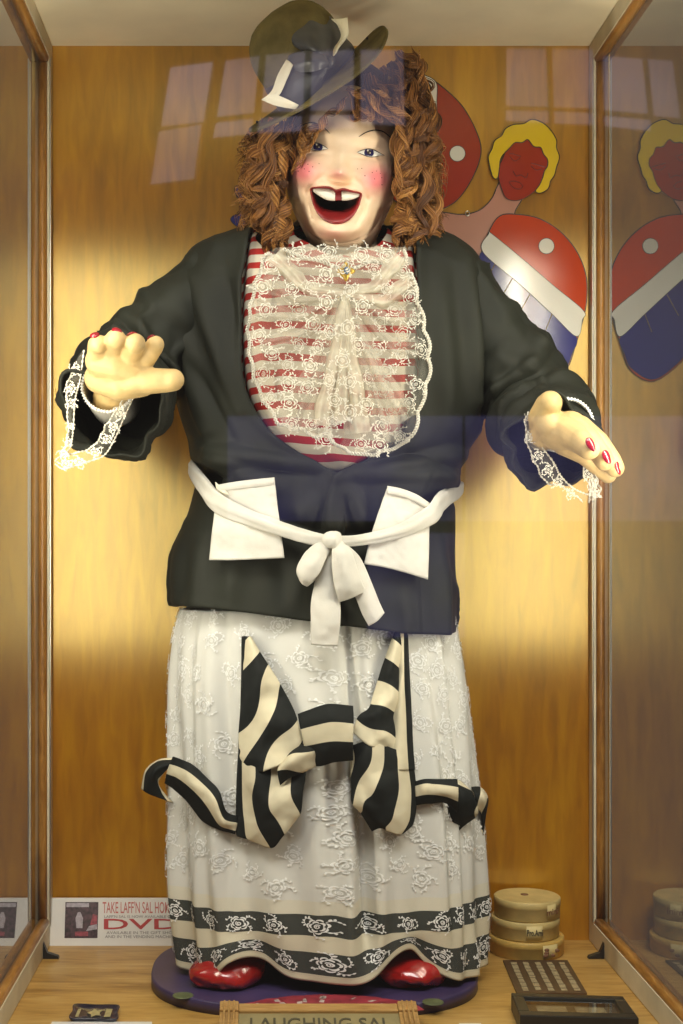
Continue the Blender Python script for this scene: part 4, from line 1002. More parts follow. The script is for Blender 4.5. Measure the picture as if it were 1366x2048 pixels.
# ------------------------------------------------------------------ head
YH, DH = -0.315, 0.140
ROLL = math.radians(6.5); CR_, SR_ = math.cos(ROLL), math.sin(ROLL)
FC = np.array([682.0, 330.0])
def to_ab(px, py):
    dx, dy = px - FC[0], py - FC[1]
    return dx * CR_ + dy * SR_, dx * SR_ - dy * CR_
def to_px(a, b):
    return FC[0] + a * CR_ + b * SR_, FC[1] + a * SR_ - b * CR_
OUT = np.array([(705, 170), (755, 195), (788, 245), (797, 300), (795, 350), (786, 400), (766, 448), (748, 486), (724, 512), (692, 524), (656, 517), (625, 492), (601, 452), (580, 405), (570, 350), (571, 295), (588, 240), (640, 188)], float)
MTH = np.array([(622, 377), (640, 374), (656, 373.5), (664, 376), (671, 380.5), (678, 379), (688, 377.5), (704, 382), (722, 387), (720, 402), (713, 420), (702, 435), (686, 445), (667, 446.5), (650, 440), (636, 427), (627, 408), (623, 392)], float)
def polar(poly, c, up=400):
    q = cr(poly, up, True) - c; a = np.arctan2(q[:, 1], q[:, 0]); r = np.hypot(q[:, 0], q[:, 1]); i = np.argsort(a); a, r = a[i], r[i]
    a = np.concatenate([a - 2 * np.pi, a, a + 2 * np.pi]); r = np.tile(r, 3)
    return lambda t: np.interp(t, a, r)
FCc = np.array([683.0, 350.0]); outR = polar(OUT, FCc)
MC = np.array([671.0, 405.0]); mthR = polar(MTH, MC); outM = polar(OUT, MC)
def G(a, b, ca, cb, sa, sb): return np.exp(-((a - ca) / sa) ** 2 - ((b - cb) / sb) ** 2)
def segd(a, b, pts):
    pts = np.asarray(pts, float); best = np.full(np.shape(a), 1e9)
    for (x0, y0), (x1, y1) in zip(pts[:-1], pts[1:]):
        dx, dy = x1 - x0, y1 - y0; t = np.clip(((a - x0) * dx + (b - y0) * dy) / (dx * dx + dy * dy), 0, 1)
        best = np.minimum(best, np.hypot(a - x0 - t * dx, b - y0 - t * dy))
    return best
def face_depth(px, py):
    """how far the face stands in front of the head's side outline, metres"""
    px, py = np.asarray(px, float), np.asarray(py, float)
    q = np.stack([px, py], -1) - FCc; s = np.clip(np.hypot(q[..., 0], q[..., 1]) / outR(np.arctan2(q[..., 1], q[..., 0])), 0, 1)
    d = DH * np.sqrt(np.maximum(1 - s ** 2.9, 0))
    a, b = to_ab(px, py); m = sstep(1.0, 0.86, s)
    k = 0
    k = k + 0.012 * np.exp(-(a / 13) ** 2) * sstep(48, 10, b) * sstep(-30, -5, b) + 0.038 * G(a, b, 0, -16, 16, 14) + 0.011 * (G(a, b, 19, -20, 10, 9) + G(a, b, -19, -20, 10, 9))
    k = k - 0.008 * G(a, b, 0, -33, 26, 7)
    for s_ in (-1, 1):
        k = k - 0.012 * G(a, b, s_ * 50, 34, 26, 14) + 0.007 * G(a, b, s_ * 54, 29, 24, 8) + 0.007 * G(a, b, s_ * 48, 62, 34, 14)
        k = k - 0.004 * G(a, b, s_ * 54, 18, 26, 4)
        k = k + 0.026 * G(a, b, s_ * 66, -22, 34, 30)
        k = k - 0.0045 * np.exp(-(segd(a, b, [(s_ * 20, -16), (s_ * 38, -30), (s_ * 52, -46), (s_ * 62, -62)]) / 5.5) ** 2)
        k = k + 0.006 * np.exp(-(segd(a, b, [(s_ * 70, -66), (s_ * 66, -96), (s_ * 50, -122)]) / 12) ** 2)
        k = k - 0.003 * np.exp(-(segd(a, b, [(s_ * 57, -62), (s_ * 55, -86), (s_ * 45, -112)]) / 4.5) ** 2)
        k = k - 0.003 * np.exp(-(segd(a, b, [(s_ * 92, -12), (s_ * 86, -36), (s_ * 76, -52)]) / 4) ** 2)
    k = k + 0.010 * G(a, b, 0, -45, 50, 9)
    k = k + 0.022 * G(a, b, 0, -134, 36, 16)
    rho = np.hypot((a - 4) / 86, (b + 70) / 82); low = sstep(-72, -92, b)
    k = k - 0.009 * np.exp(-((rho - 1) * 84 / 7) ** 2) * low
    k = k - 0.016 * sstep(1.0, 1.5, rho) * low - 0.010 * sstep(1.0, 1.06, rho) * low
    return d + k * m
def face(px, py, off=0.0):
    return P(px, py, YH - face_depth(px, py) - off)

def skin_mat():
    m = bpy.data.materials.new('painted_face'); m.use_nodes = True
    nt = m.node_tree; b = nt.nodes['Principled BSDF']; L = nt.links.new
    at = N(nt, 'ShaderNodeAttribute'); at.attribute_name = 'rouge'
    no = N(nt, 'ShaderNodeTexNoise'); no.inputs['Scale'].default_value = 26; tc = N(nt, 'ShaderNodeTexCoord'); L(tc.outputs['Object'], no.inputs[0])
    r = ramp(nt, [(0.35, (0.88, 0.69, 0.44)), (0.65, (0.91, 0.75, 0.52))]); L(no.outputs[0], r.inputs[0])
    mx = N(nt, 'ShaderNodeMix', data_type='RGBA'); L(at.outputs['Fac'], mx.inputs[0]); L(r.outputs[0], mx.inputs[6]); mx.inputs[7].default_value = (0.80, 0.22, 0.24, 1)
    L(mx.outputs[2], b.inputs['Base Color'])
    b.inputs['Roughness'].default_value = 0.42; b.inputs['Specular IOR Level'].default_value = 0.4
    n2 = N(nt, 'ShaderNodeTexNoise'); n2.inputs['Scale'].default_value = 90; L(tc.outputs['Object'], n2.inputs[0])
    bp = N(nt, 'ShaderNodeBump'); bp.inputs['Strength'].default_value = 0.06; bp.inputs['Distance'].default_value = 0.002
    L(n2.outputs[0], bp.inputs['Height']); L(bp.outputs[0], b.inputs['Normal'])
    return m
M['skin'] = skin_mat()
M['lip'] = mat('lip_paint', (0.22, 0.012, 0.012), 0.35, spec=0.5, var=0.2, vscale=40)
M['mouth'] = mat('mouth_dark', (0.02, 0.003, 0.003), 0.6)
M['tooth'] = mat('tooth_enamel', (0.82, 0.78, 0.66), 0.3, spec=0.5)
M['eyewhite'] = mat('eye_white', (0.82, 0.80, 0.72), 0.3)
M['iris'] = mat('iris_paint', (0.018, 0.020, 0.10), 0.25, coat=0.4)
M['ink'] = mat('brow_ink', (0.02, 0.010, 0.008), 0.5)
M['freckle'] = mat('freckle_paint', (0.16, 0.03, 0.02), 0.5)
NA, NRr = 240, 130
an = np.linspace(-np.pi, np.pi, NA, endpoint=False)
rr = np.linspace(0, 1, NRr); rr = np.sin(rr * np.pi / 2) ** 1.15
Rm, Ro = mthR(an), outM(an)
rad = Rm[None] + (Ro - Rm)[None] * rr[:, None] * 0.9995
PXf, PYf = MC[0] + rad * np.cos(an), MC[1] + rad * np.sin(an)
fv = face(PXf, PYf)
a_, b_ = to_ab(PXf, PYf)
rouge = 0.85 * sum(np.clip(1.15 * G(a_, b_, s_ * 76, -20, 31, 27), 0, 1) for s_ in (-1, 1)) + 0.55 * G(a_, b_, -4, -20, 15, 10) + 0.35 * G(a_, b_, -2, -140, 34, 12) + 0.12
# back of the head and down into the collar
th_ = np.linspace(0, np.pi / 2, 14)[1:]
backs = []
cen = P(685, 330, YH)
for q in th_:
    w = P(MC[0] + (Ro * math.cos(q)) * np.cos(an) + (685 - MC[0]) * (1 - math.cos(q)), MC[1] + Ro * math.cos(q) * np.sin(an) + (330 - MC[1]) * (1 - math.cos(q)), YH + 0.14 * math.sin(q)); backs.append(w)
fv = np.concatenate([fv, np.array(backs)]); rouge = np.concatenate([rouge, np.zeros((len(backs), NA))])
head = mk('head', fv, quads(len(fv), NA, True), M['skin'], fig, attrs={'rouge': np.clip(rouge, 0, 0.95)})
# neck
nk_path = P(np.array([690., 690, 690]), np.array([470., 520, 575]), np.array([-0.30, -0.30, -0.30]))
v, f = tube_mesh(nk_path, np.array([0.066, 0.070, 0.08]), 40); mk('neck', v, f, M['skin'], head)

# lips roll into the open mouth
def mouth_ring(shr_top, shr_side, shr_bot, depth, push=0.0):
    px, py = MC[0] + Rm * np.cos(an), MC[1] + Rm * np.sin(an)
    sn, cs = np.sin(an), np.cos(an)
    py2 = py - np.where(sn > 0, shr_bot * sn, shr_top * sn); px2 = px - shr_side * cs
    base = YH - face_depth(px, py)
    return P(px2, py2, base + depth)
rings = [mouth_ring(-1.5, -1.5, -1.5, -0.0004), mouth_ring(-0.5, -0.5, -0.5, -0.0035), mouth_ring(2, 2, 5, -0.003), mouth_ring(4, 4, 12, 0.004), mouth_ring(4.5, 5, 20, 0.014), mouth_ring(5, 7, 25, 0.022)]
mk('lip', np.array(rings), quads(len(rings), NA, True), M['lip'], head)
rings = [mouth_ring(5, 7, 25, 0.022), mouth_ring(4, 6, 22, 0.034), mouth_ring(10, 14, 28, 0.06), mouth_ring(18, 40, 40, 0.075)]
cav = np.array(rings); cpt = cav[-1].mean(0)
cav = np.concatenate([cav, np.repeat(cpt[None, None], NA, 1)])
mk('mouth_cavity', cav, quads(len(cav), NA, True), M['mouth'], head)
def tooth(name, top, bot, d):
    n = 14
    T, Bm = cr(np.array(top, float), n), cr(np.array(bot, float), n)
    rows = []
    for s_, dy in ((0, 0.006), (0.04, 0.0), (0.5, -0.0015), (0.95, 0.0), (1.0, 0.006)):
        q = T + (Bm - T) * s_
        rows.append(P(q[:, 0], q[:, 1], YH - face_depth(T[:, 0], T[:, 1]) + d + dy))
    o = mk(name, np.array(rows), quads(5, n), M['tooth'], head, solid=0.004)
tooth('tooth', [(626, 379), (640, 378), (655, 379), (670, 383)], [(628, 382), (642, 392), (656, 399), (670, 400.5)], 0.0045)
tooth('tooth', [(683, 384), (695, 384), (707, 386), (719, 388.5)], [(684, 400), (696, 399), (708, 396), (718, 391)], 0.0045)
v, f = slab_mesh(np.array([P(x, y, YH - face_depth(np.array(676.), np.array(377.)) + 0.010) for x, y in ((668, 381), (685, 381), (685, 400), (668, 400))]), (0, 0.004, 0))
mk('gum', v, f, M['lip'], head, smooth=False)

# painted eyes
def patch(name, up, lo, off, m, parent, n=26, k=9):
    U, Lo = cr(np.array(up, float), n), cr(np.array(lo, float), n)
    s_ = np.linspace(0, 1, k)[:, None, None]
    q = U[None] + (Lo - U)[None] * s_
    x, y = to_px(q[..., 0], q[..., 1])
    bulge = off + 0.0012 * np.sin(np.pi * np.linspace(0, 1, k))[:, None]
    return mk(name, face(x, y, bulge), quads(k, n), m, parent, solid=0.0008)
def disc(name, ca, cb, ra, rb, off, m, parent, clip=None):
    t = np.linspace(0, 2 * np.pi, 28, endpoint=False); r = np.linspace(0, 1, 6)[:, None]
    a, b = ca + ra * r * np.cos(t), cb + rb * r * np.sin(t)
    if clip: b = np.clip(b, clip[0], clip[1])
    x, y = to_px(a, b)
    return mk(name, face(x, y, off), quads(6, 28, True), m, parent)
def line(name, pts, w, off, m, parent):
    p = cr(np.array(pts, float), 30); t = np.linspace(0, 1, 30)
    x, y = to_px(p[:, 0], p[:, 1])
    v, f = tube_mesh(face(x, y, off), np.interp(t, [0, .15, .6, 1], [0.25, .7, 1, .5]) * w, 6); mk(name, v, f, m, parent)
for s_ in (-1, 1):
    e = patch('eye', [(s_ * 30, 29), (s_ * 38, 33.5), (s_ * 50, 37.5), (s_ * 62, 36.8), (s_ * 73, 32.4), (s_ * 82, 29)], [(s_ * 30, 29), (s_ * 39, 26.5), (s_ * 50, 23.6), (s_ * 62, 24), (s_ * 73, 27), (s_ * 82, 29)], 0.0010, M['eyewhite'], head)
    ic = 53 if s_ > 0 else -50
    disc('iris', ic, 31.0, 9.6, 9.2, 0.0032, M['iris'], e, (24.4, 36.8))
    disc('pupil', ic, 31.5, 4.2, 4.2, 0.0037, M['ink'], e)
    disc('catchlight', ic - 3, 35, 1.6, 1.8, 0.0042, M['tooth'], e); disc('catchlight', ic + 2.2, 30.5, 1.1, 1.2, 0.0042, M['tooth'], e)
    line('upper_lid_line', [(s_ * 29, 29), (s_ * 38, 34), (s_ * 50, 38), (s_ * 62, 37.3), (s_ * 74, 32.8), (s_ * 84, 29)], 0.0011, 0.0022, M['ink'], e)
    line('lower_lid_line', [(s_ * 30, 28.6), (s_ * 40, 25.8), (s_ * 51, 22.8), (s_ * 63, 23.4), (s_ * 74, 26.6)], 0.0007, 0.0018, M['ink'], e)
    line('eyebrow', [(s_ * 29, 60), (s_ * 40, 69), (s_ * 52, 75), (s_ * 66, 77.5), (s_ * 78, 75), (s_ * 92, 66)], 0.0014, 0.0010, M['ink'], head)
rf = np.random.default_rng(3)
for a0, b0 in ((34, -4), (42, -2), (50, -16), (64, -8), (72, -4), (70, -20), (84, -16), (80, -8), (86, -30), (-44, -2), (-56, -10), (-66, -6), (-72, -16), (-62, -20), (-80, -10), (-84, -22)):
    disc('freckle', a0, b0, *(2 * (rf.uniform(0.8, 1.35),)), 0.0004, M['freckle'], head)

# ------------------------------------------------------------------ hair: ringlets of many fine strands
def hair_mat():
    m = bpy.data.materials.new('auburn_wig'); m.use_nodes = True
    nt = m.node_tree; b = nt.nodes['Principled BSDF']; L = nt.links.new
    at = N(nt, 'ShaderNodeAttribute'); at.attribute_name = 'tone'
    r = ramp(nt, [(0.0, (0.07, 0.022, 0.004)), (0.5, (0.25, 0.095, 0.016)), (1.0, (0.55, 0.27, 0.07))]); L(at.outputs['Fac'], r.inputs[0]); L(r.outputs[0], b.inputs['Base Color'])
    b.inputs['Roughness'].default_value = 0.42; b.inputs['Specular IOR Level'].default_value = 0.45
    return m
M['hair'] = hair_mat()
rh = np.random.default_rng(17)
HV, HF, HT = [], [], []; hn = 0
def strand(path, r, tone):
    global hn
    v, f = tube_mesh(path, r, 3, cap=False)
    HV.append(v); HF.append(f + hn); HT.append(np.full(len(v), tone)); hn += len(v)
def ringlet(p0, p1, y0, y1, R, turns, ns=30, width=14, sag=0.0, phase=None, seg=36, taper=0.55):
    """lock of hair coiling from p0 to p1 (photo px), depth y0..y1, coil radius R px"""
    t = np.linspace(0, 1, seg); ph = rh.uniform(0, 6.28) if phase is None else phase; sgn = rh.choice([-1, 1])
    cx = p0[0] + (p1[0] - p0[0]) * t + sag * np.sin(np.pi * t); cy = p0[1] + (p1[1] - p0[1]) * t; cd = y0 + (y1 - y0) * t
    d = np.array([p1[0] - p0[0], p1[1] - p0[1]], float); d /= np.linalg.norm(d); nrm = np.array([-d[1], d[0]])
    L_ = math.hypot(p1[0] - p0[0], p1[1] - p0[1]); pitch = L_ / max(turns, 0.8)
    env = R * np.clip(t * 4, 0.25, 1) * (1 - (1 - taper) * t ** 1.5)
    tone0 = rh.uniform(0.15, 0.8); wob = rh.uniform(0, 6.28)
    for k in range(ns):
        u = (k + rh.uniform(-.4, .4)) / ns - 0.5
        ang = ph + sgn * turns * 2 * np.pi * t + 0.10 * rh.normal() + 0.15 * np.sin(t * 5 + wob)
        fray = 1 + rh.uniform(-.10, .10) + (0.35 * rh.random() * t ** 2 if rh.random() < 0.2 else 0)
        rr_ = env * fray * (1 - 0.22 * (2 * u) ** 2); al = u * pitch * 0.60 * (0.55 + 0.45 * np.sin(np.pi * np.clip(t, .08, .97)))
        x = cx + nrm[0] * rr_ * np.cos(ang) + d[0] * al; y = cy + nrm[1] * rr_ * np.cos(ang) + d[1] * al
        dep = cd - np.sin(ang) * rr_ * mpp(-0.4)
        strand(P(x, y, dep), (0.00072 + 0.0003 * rh.random()) * (1 - 0.6 * t ** 3), np.clip(tone0 + 0.34 * np.sin(u * 30 + wob) + 0.16 * np.cos(u * 5) + rh.uniform(-.12, .12), 0, 1))
def tress(p0, p1, y0, y1, A, turns, sag=0.0, ns=34, W=17, seg=44):
    """wavy lock: parallel strands that swing from side to side and curl up at the tip"""
    t = np.linspace(0, 1, seg); ph = rh.uniform(0, 6.28); amp = A * (0.35 + 0.9 * t)
    d = np.array([p1[0] - p0[0], p1[1] - p0[1]], float); d /= np.linalg.norm(d); nrm = np.array([-d[1], d[0]])
    sw = np.sin(ph + turns * 2 * np.pi * t); cw = np.cos(ph + turns * 2 * np.pi * t)
    curl = sstep(0.78, 1.0, t); tip = rh.choice([-1, 1])
    cx = p0[0] + (p1[0] - p0[0]) * t + sag * np.sin(np.pi * t) + nrm[0] * amp * sw + tip * 13 * curl * np.sin(curl * 2.6)
    cy = p0[1] + (p1[1] - p0[1]) * t + nrm[1] * amp * sw - 16 * curl ** 2
    tone0 = rh.uniform(0.0, 0.8); wob = rh.uniform(0, 6.28); tw = rh.uniform(0.5, 1.0)
    wd = W * (0.45 + 0.55 * np.sin(np.pi * np.clip(t * 0.9 + 0.08, 0, 1))) * (1 - 0.55 * t ** 4)
    T = np.stack([np.gradient(cx), np.gradient(cy)], -1); T /= np.linalg.norm(T, axis=1)[:, None] + 1e-9
    for k in range(ns):
        u = rh.uniform(-0.5, 0.5); v_ = rh.uniform(0.2, 1.0)
        off_ = u * wd * (1 + 0.3 * cw * tw) + rh.normal(0, 0.5)
        bul = np.sqrt(max(0.0, 1 - 4 * u * u)) * v_ * wd * 0.55
        x = cx - T[:, 1] * off_; y = cy + T[:, 0] * off_ + rh.uniform(-4, 4) * t
        if rh.random() < 0.06: x = x + rh.uniform(-9, 9) * t ** 2
        dep = y0 + (y1 - y0) * t - (bul + amp * 0.55 * cw) * mpp(-0.4)
        strand(P(x, y, dep), (0.00074 + 0.0003 * rh.random()) * (1 - 0.6 * t ** 3), np.clip(tone0 + 0.22 * np.sin(u * 22 + wob) + rh.uniform(-.16, .16), 0, 1))
# scalp cap so that no gap shows
v, f = ellipsoid(P(690, 265, -0.285), (0.128, 0.135, 0.155), nu=48, nv=30)
v[:, 1] = np.where(v[:, 1] < -0.33, -0.33 - (v[:, 1] + 0.33) * 0.0, v[:, 1])
M['scalp'] = mat('wig_cap', (0.045, 0.016, 0.004), 0.7)
hair = None
for i in range(50):                                             # viewer's left mass
    x0 = rh.uniform(520, 596); y0 = rh.uniform(232, 300); k = rh.random()
    if y0 > 262: x0 = min(x0, 574)
    x1 = x0 * 0.62 + 0.38 * rh.uniform(480, 600) - 18; y1 = y0 + rh.uniform(90, 225)
    x1 = np.clip(x1, 500, 576 if y1 < 330 else 552); y1 = min(y1, 492)
    if i % 4: tress((x0, y0), (x1, y1), -0.335 - 0.13 * k, -0.33 - 0.14 * k, rh.uniform(10, 17), rh.uniform(1.9, 3.2), sag=rh.uniform(-24, 0))
    else: ringlet((x0, y0), (x1, y1), -0.335 - 0.13 * k, -0.33 - 0.14 * k, rh.uniform(13, 20), rh.uniform(1.8, 3.4), sag=rh.uniform(-22, 0))
for i in range(66):                                             # viewer's right mass
    x0 = rh.uniform(790, 846); y0 = rh.uniform(105, 300); k = rh.random()
    x1 = np.clip(x0 + rh.uniform(-10, 46), 804, 864); y1 = min(y0 + rh.uniform(110, 240), 488)
    if i % 4: tress((x0, y0), (x1, y1), -0.32 - 0.13 * k, -0.32 - 0.14 * k, rh.uniform(10, 17), rh.uniform(1.9, 3.3), sag=rh.uniform(-2, 26))
    else: ringlet((x0, y0), (x1, y1), -0.32 - 0.13 * k, -0.32 - 0.14 * k, rh.uniform(13, 21), rh.uniform(1.6, 3.2), sag=rh.uniform(-4, 26))
for i in range(16):                                             # ends on the shoulders
    ringlet((rh.uniform(525, 570), 400), (rh.uniform(532, 572), rh.uniform(470, 500)), -0.43, -0.44, rh.uniform(14, 22), rh.uniform(1.2, 2))
    ringlet((rh.uniform(800, 845), 400), (rh.uniform(788, 850), rh.uniform(460, 502)), -0.42, -0.43, rh.uniform(14, 22), rh.uniform(1.2, 2))
for i in range(26):                                             # crown of curls beside the hat
    a0 = rh.uniform(0, 1); x0 = 700 + 110 * a0 + rh.uniform(-14, 14); y0 = 190 - 90 * a0 + rh.uniform(-12, 40)
    xe = x0 + rh.uniform(0, 60); ye = y0 + rh.uniform(30, 100)
    if xe < 785: ye = min(ye, 236)
    tress((x0, y0), (xe, ye), -0.42, -0.455, rh.uniform(8, 14), rh.uniform(0.6, 1.2), W=20)
for x0, y0, x1, y1 in ((745, 200, 812, 262), (755, 186, 816, 238), (722, 184, 770, 226), (790, 215, 812, 290), (640, 245, 600, 292), (655, 235, 622, 262), (632, 256, 604, 318), (612, 260, 592, 342), (624, 262, 610, 306), (690, 200, 655, 232), (705, 190, 742, 226), (800, 240, 800, 330), (800, 260, 798, 380)):
    ringlet((x0, y0), (x1, y1), -0.455, -0.468, rh.uniform(9, 15), rh.uniform(0.8, 1.5), ns=14, width=10)
for i in range(460):                                            # loose single hairs and fluff
    side = rh.random() < 0.5
    x0 = rh.uniform(490, 560) if side else rh.uniform(820, 872); y0 = rh.uniform(260, 430)
    ringlet((x0, y0), (x0 + (rh.uniform(-26, 0) if side else rh.uniform(0, 26)), y0 + rh.uniform(20, 70)), -0.36, -0.37, rh.uniform(8, 18), rh.uniform(0.5, 1.6), ns=3, width=16, seg=24)
hv = np.concatenate(HV); hf = np.concatenate(HF)
hair = mk('hair', hv, hf, M['hair'], fig, attrs={'tone': np.concatenate(HT)})
mk('wig_cap', v, f, M['scalp'], hair)

# ------------------------------------------------------------------ hat, cocked over one eye
HC = P(638, 166, -0.40)
e1 = np.array([0.795, 0.0, 0.607]); nimg = np.array([-0.607, 0.0, 0.795])
tl = math.radians(18); hn_ = nimg * math.cos(tl) + np.array([0, -1.0, 0]) * math.sin(tl); e2 = np.cross(hn_, e1)
kk = mpp(-0.40)
def hat(r, ang, h):
    r, ang, h = np.broadcast_arrays(np.asarray(r, float), np.asarray(ang, float), np.asarray(h, float))
    return HC + (r * np.cos(ang))[..., None] * e1 + (r * np.sin(ang))[..., None] * e2 + h[..., None] * hn_
ha = np.linspace(0, 2 * np.pi, 120, endpoint=False)
rb = (164 + 3 * np.cos(2 * ha)) * kk
rs = np.linspace(0.45, 1, 16)[:, None]
brim_h = 0.012 * (rs - 0.45) ** 2 * np.cos(2 * ha) * 4 - 0.02 * (rs - .5) ** 2 + 0.004 * np.sin(3 * ha + 1) * rs
hatp = mk('hat', hat(rs * rb, ha, brim_h), quads(16, 120, True), M['felt'], fig, solid=0.006)
ph = np.linspace(0, 1, 26)
crr = np.interp(ph, [0, .35, .5, .62, .74, .85, .93, 1], [90, 92, 90, 84, 72, 54, 32, 0.2]) * kk
crh = np.interp(ph, [0, .35, .5, .62, .74, .85, .93, 1], [0, 66, 94, 116, 136, 152, 160, 163]) * kk
crr, crh = cr(np.stack([crr, crh], -1), 48).T
dent = 1 + 0.05 * np.cos(ha * 2 + 0.6)[None] * np.linspace(0, 1, 48)[:, None] + 0.015 * np.sin(ha * 3)[None]
mk('crown', hat(np.maximum(crr, 1e-4)[:, None] * dent, ha, crh[:, None] + 0 * ha), quads(48, 120, True), M['felt'], hatp)
# satin band round the crown and gathered folds at its front
bh = np.linspace(4, 62, 12)[:, None] * kk
mk('ribbon_band', hat((93.5 * kk + 0.0015 * np.sin(bh / kk / 6 + ha * 2)) * (1 + 0.015 * np.sin(ha * 3)), ha, bh + 0.010 * np.sin(ha + 1.2)), quads(12, 120, True), M['satin'], hatp, solid=0.002)
def hatcloth(name, ctrl, m, nr=34, nc=24, wr=0.003, seed=0, wf=34):
    c = cr(np.asarray(ctrl, float), nr); c = np.swapaxes(cr(np.swapaxes(c, 0, 1), nc), 0, 1)
    v = P(c[..., 0], c[..., 1], c[..., 2]); v[..., 1] -= wr * fbm(v * wf, seed, 2)
    return mk(name, v, quads(nr, nc), m, hatp, solid=0.0025)
Y0 = -0.515
hatcloth('bow_leaf', [[(588, 28, Y0 + .04, 0), (622, 22, Y0 + .025, 0), (660, 34, Y0 + .04, 0), (684, 62, Y0 + .05, 0)], [(578, 62, Y0 + .01, 0), (620, 60, Y0 - .012, 0), (656, 70, Y0 + .005, 0), (682, 84, Y0 + .03, 0)],
                       [(590, 92, Y0, 0), (628, 94, Y0 - .03, 0), (654, 100, Y0 - .012, 0), (672, 108, Y0 + .015, 0)], [(640, 118, Y0 - .01, 0), (650, 122, Y0 - .016, 0), (660, 122, Y0 - .01, 0), (668, 120, Y0, 0)]], M['satin'], seed=2)
hatcloth('bow_leaf', [[(578, 112, Y0 + .005, 0), (600, 104, Y0 - .012, 0), (630, 102, Y0 - .026, 0), (656, 118, Y0 - .012, 0)], [(574, 128, Y0 + .002, 0), (600, 124, Y0 - .022, 0), (632, 122, Y0 - .034, 0), (660, 126, Y0 - .016, 0)],
                       [(578, 142, Y0 + .004, 0), (600, 144, Y0 - .010, 0), (632, 142, Y0 - .024, 0), (656, 134, Y0 - .012, 0)]], M['satin'], seed=3)
hatcloth('bow_tail', [[(578, 126, Y0 + .004, 0), (606, 132, Y0 - .006, 0), (640, 138, Y0 - .012, 0), (660, 128, Y0 - .008, 0)], [(562, 158, Y0 + .004, 0), (590, 160, Y0 - .010, 0), (624, 162, Y0 - .016, 0), (648, 158, Y0 - .004, 0)],
                       [(546, 186, Y0 + .006, 0), (580, 188, Y0 - .010, 0), (614, 190, Y0 - .014, 0), (638, 188, Y0, 0)], [(540, 204, Y0 + .008, 0), (572, 210, Y0 - .004, 0), (600, 216, Y0 - .008, 0), (622, 214, Y0, 0)]], M['satin'], seed=4)
v, f = ellipsoid(P(660, 124, Y0 - .012), (0.010, 0.010, 0.012)); mk('bow_knot', v, f, M['satin'], hatp)
hatcloth('cream_trim', [[(573, 120, Y0 - .006, 0), (580, 124, Y0 - .010, 0), (586, 130, Y0 - .012, 0)], [(556, 150, Y0 - .006, 0), (564, 154, Y0 - .012, 0), (574, 158, Y0 - .014, 0)], [(544, 182, Y0 - .004, 0), (552, 186, Y0 - .012, 0), (560, 188, Y0 - .014, 0)],
                         [(524, 200, Y0 - .002, 0), (534, 200, Y0 - .008, 0), (548, 192, Y0 - .012, 0)]], M['cream'], wr=0.001, seed=5)
hatcloth('cream_trim', [[(523, 199, Y0 - .003, 0), (534, 192, Y0 - .010, 0), (550, 187, Y0 - .014, 0)], [(546, 209, Y0 - .006, 0), (553, 201, Y0 - .014, 0), (562, 193, Y0 - .016, 0)], [(572, 215, Y0 - .006, 0), (576, 207, Y0 - .014, 0), (580, 201, Y0 - .016, 0)], [(592, 218, Y0 - .004, 0), (595, 214, Y0 - .01, 0), (598, 210, Y0 - .012, 0)]], M['cream'], wr=0.001, seed=6)
hatcloth('cream_trim', [[(663, 38, Y0 + .012, 0), (680, 38, Y0 + .01, 0), (694, 35, Y0 + .02, 0)], [(676, 52, Y0 + .008, 0), (686, 56, Y0 + .004, 0), (696, 60, Y0 + .014, 0)], [(682, 74, Y0 + .004, 0), (688, 74, Y0 + .0, 0), (694, 74, Y0 + .008, 0)], [(668, 98, Y0 - .004, 0), (674, 96, Y0 - .006, 0), (680, 92, Y0, 0)], [(666, 112, Y0 - .01, 0), (669, 110, Y0 - .012, 0), (672, 106, Y0 - .008, 0)]], M['cream'], wr=0.001, seed=7)
for ang_, r_ in ((math.pi * 0.985, 146), (-0.02, 128)):
    c = hat(r_ * kk, ang_, 0.012); v, f = ellipsoid(c - np.array([0, 0.004, 0]), (0.0028, 0.004, 0.0028), nu=12, nv=8); mk('eyelet', v, f, M['black'], hatp)
# ================================================================== platform, cut-outs on the wall, small exhibits
M['platform'] = mat('purple_platform_paint', (0.045, 0.030, 0.090), 0.42, var=0.3, vscale=7, bump=0.12, bscale=40)
ang = np.linspace(0, 2 * np.pi, 120, endpoint=False)
PX0 = (627 - VX) * mpp(-0.29)
def se(a, p=2.6): return np.sign(a) * np.abs(a) ** (2 / p)
ox, oy = PX0 + 0.345 * se(np.cos(ang)), -0.295 + 0.268 * se(np.sin(ang))
rows = [np.stack([PX0 + (ox - PX0) * s, -0.295 + (oy + 0.295) * s, np.full(120, z)], -1) for s, z in ((0, 0.0008), (1, 0.0008), (1, 0.022), (0.994, 0.0245), (0.985, 0.025), (0.5, 0.025), (0, 0.025))]
plat = mk('platform', np.array(rows), quads(7, 120, True)[:, ::-1], M['platform'], None)
tag(plat, 'rounded dark purple platform under the red shoes', 'platform')
M['spot'] = mat('faded_green_disc', (0.10, 0.12, 0.05), 0.5, var=0.3, vscale=60)
def floorpt(px, py, z=0.0):
    d = (CZ - z) * F / (py - VY); return np.array([(px - VX) / F * d, d - CAM_D, z])
for px, py in ((366, 1991), (866, 2004)):
    c = floorpt(px, py, 0.025); v, f = lathe([(0.0001, 0.0012), (0.019, 0.0012), (0.021, 0.0006), (0.021, -0.0005)], 32, c); mk('bolt_cover', v, f, M['spot'], plat)

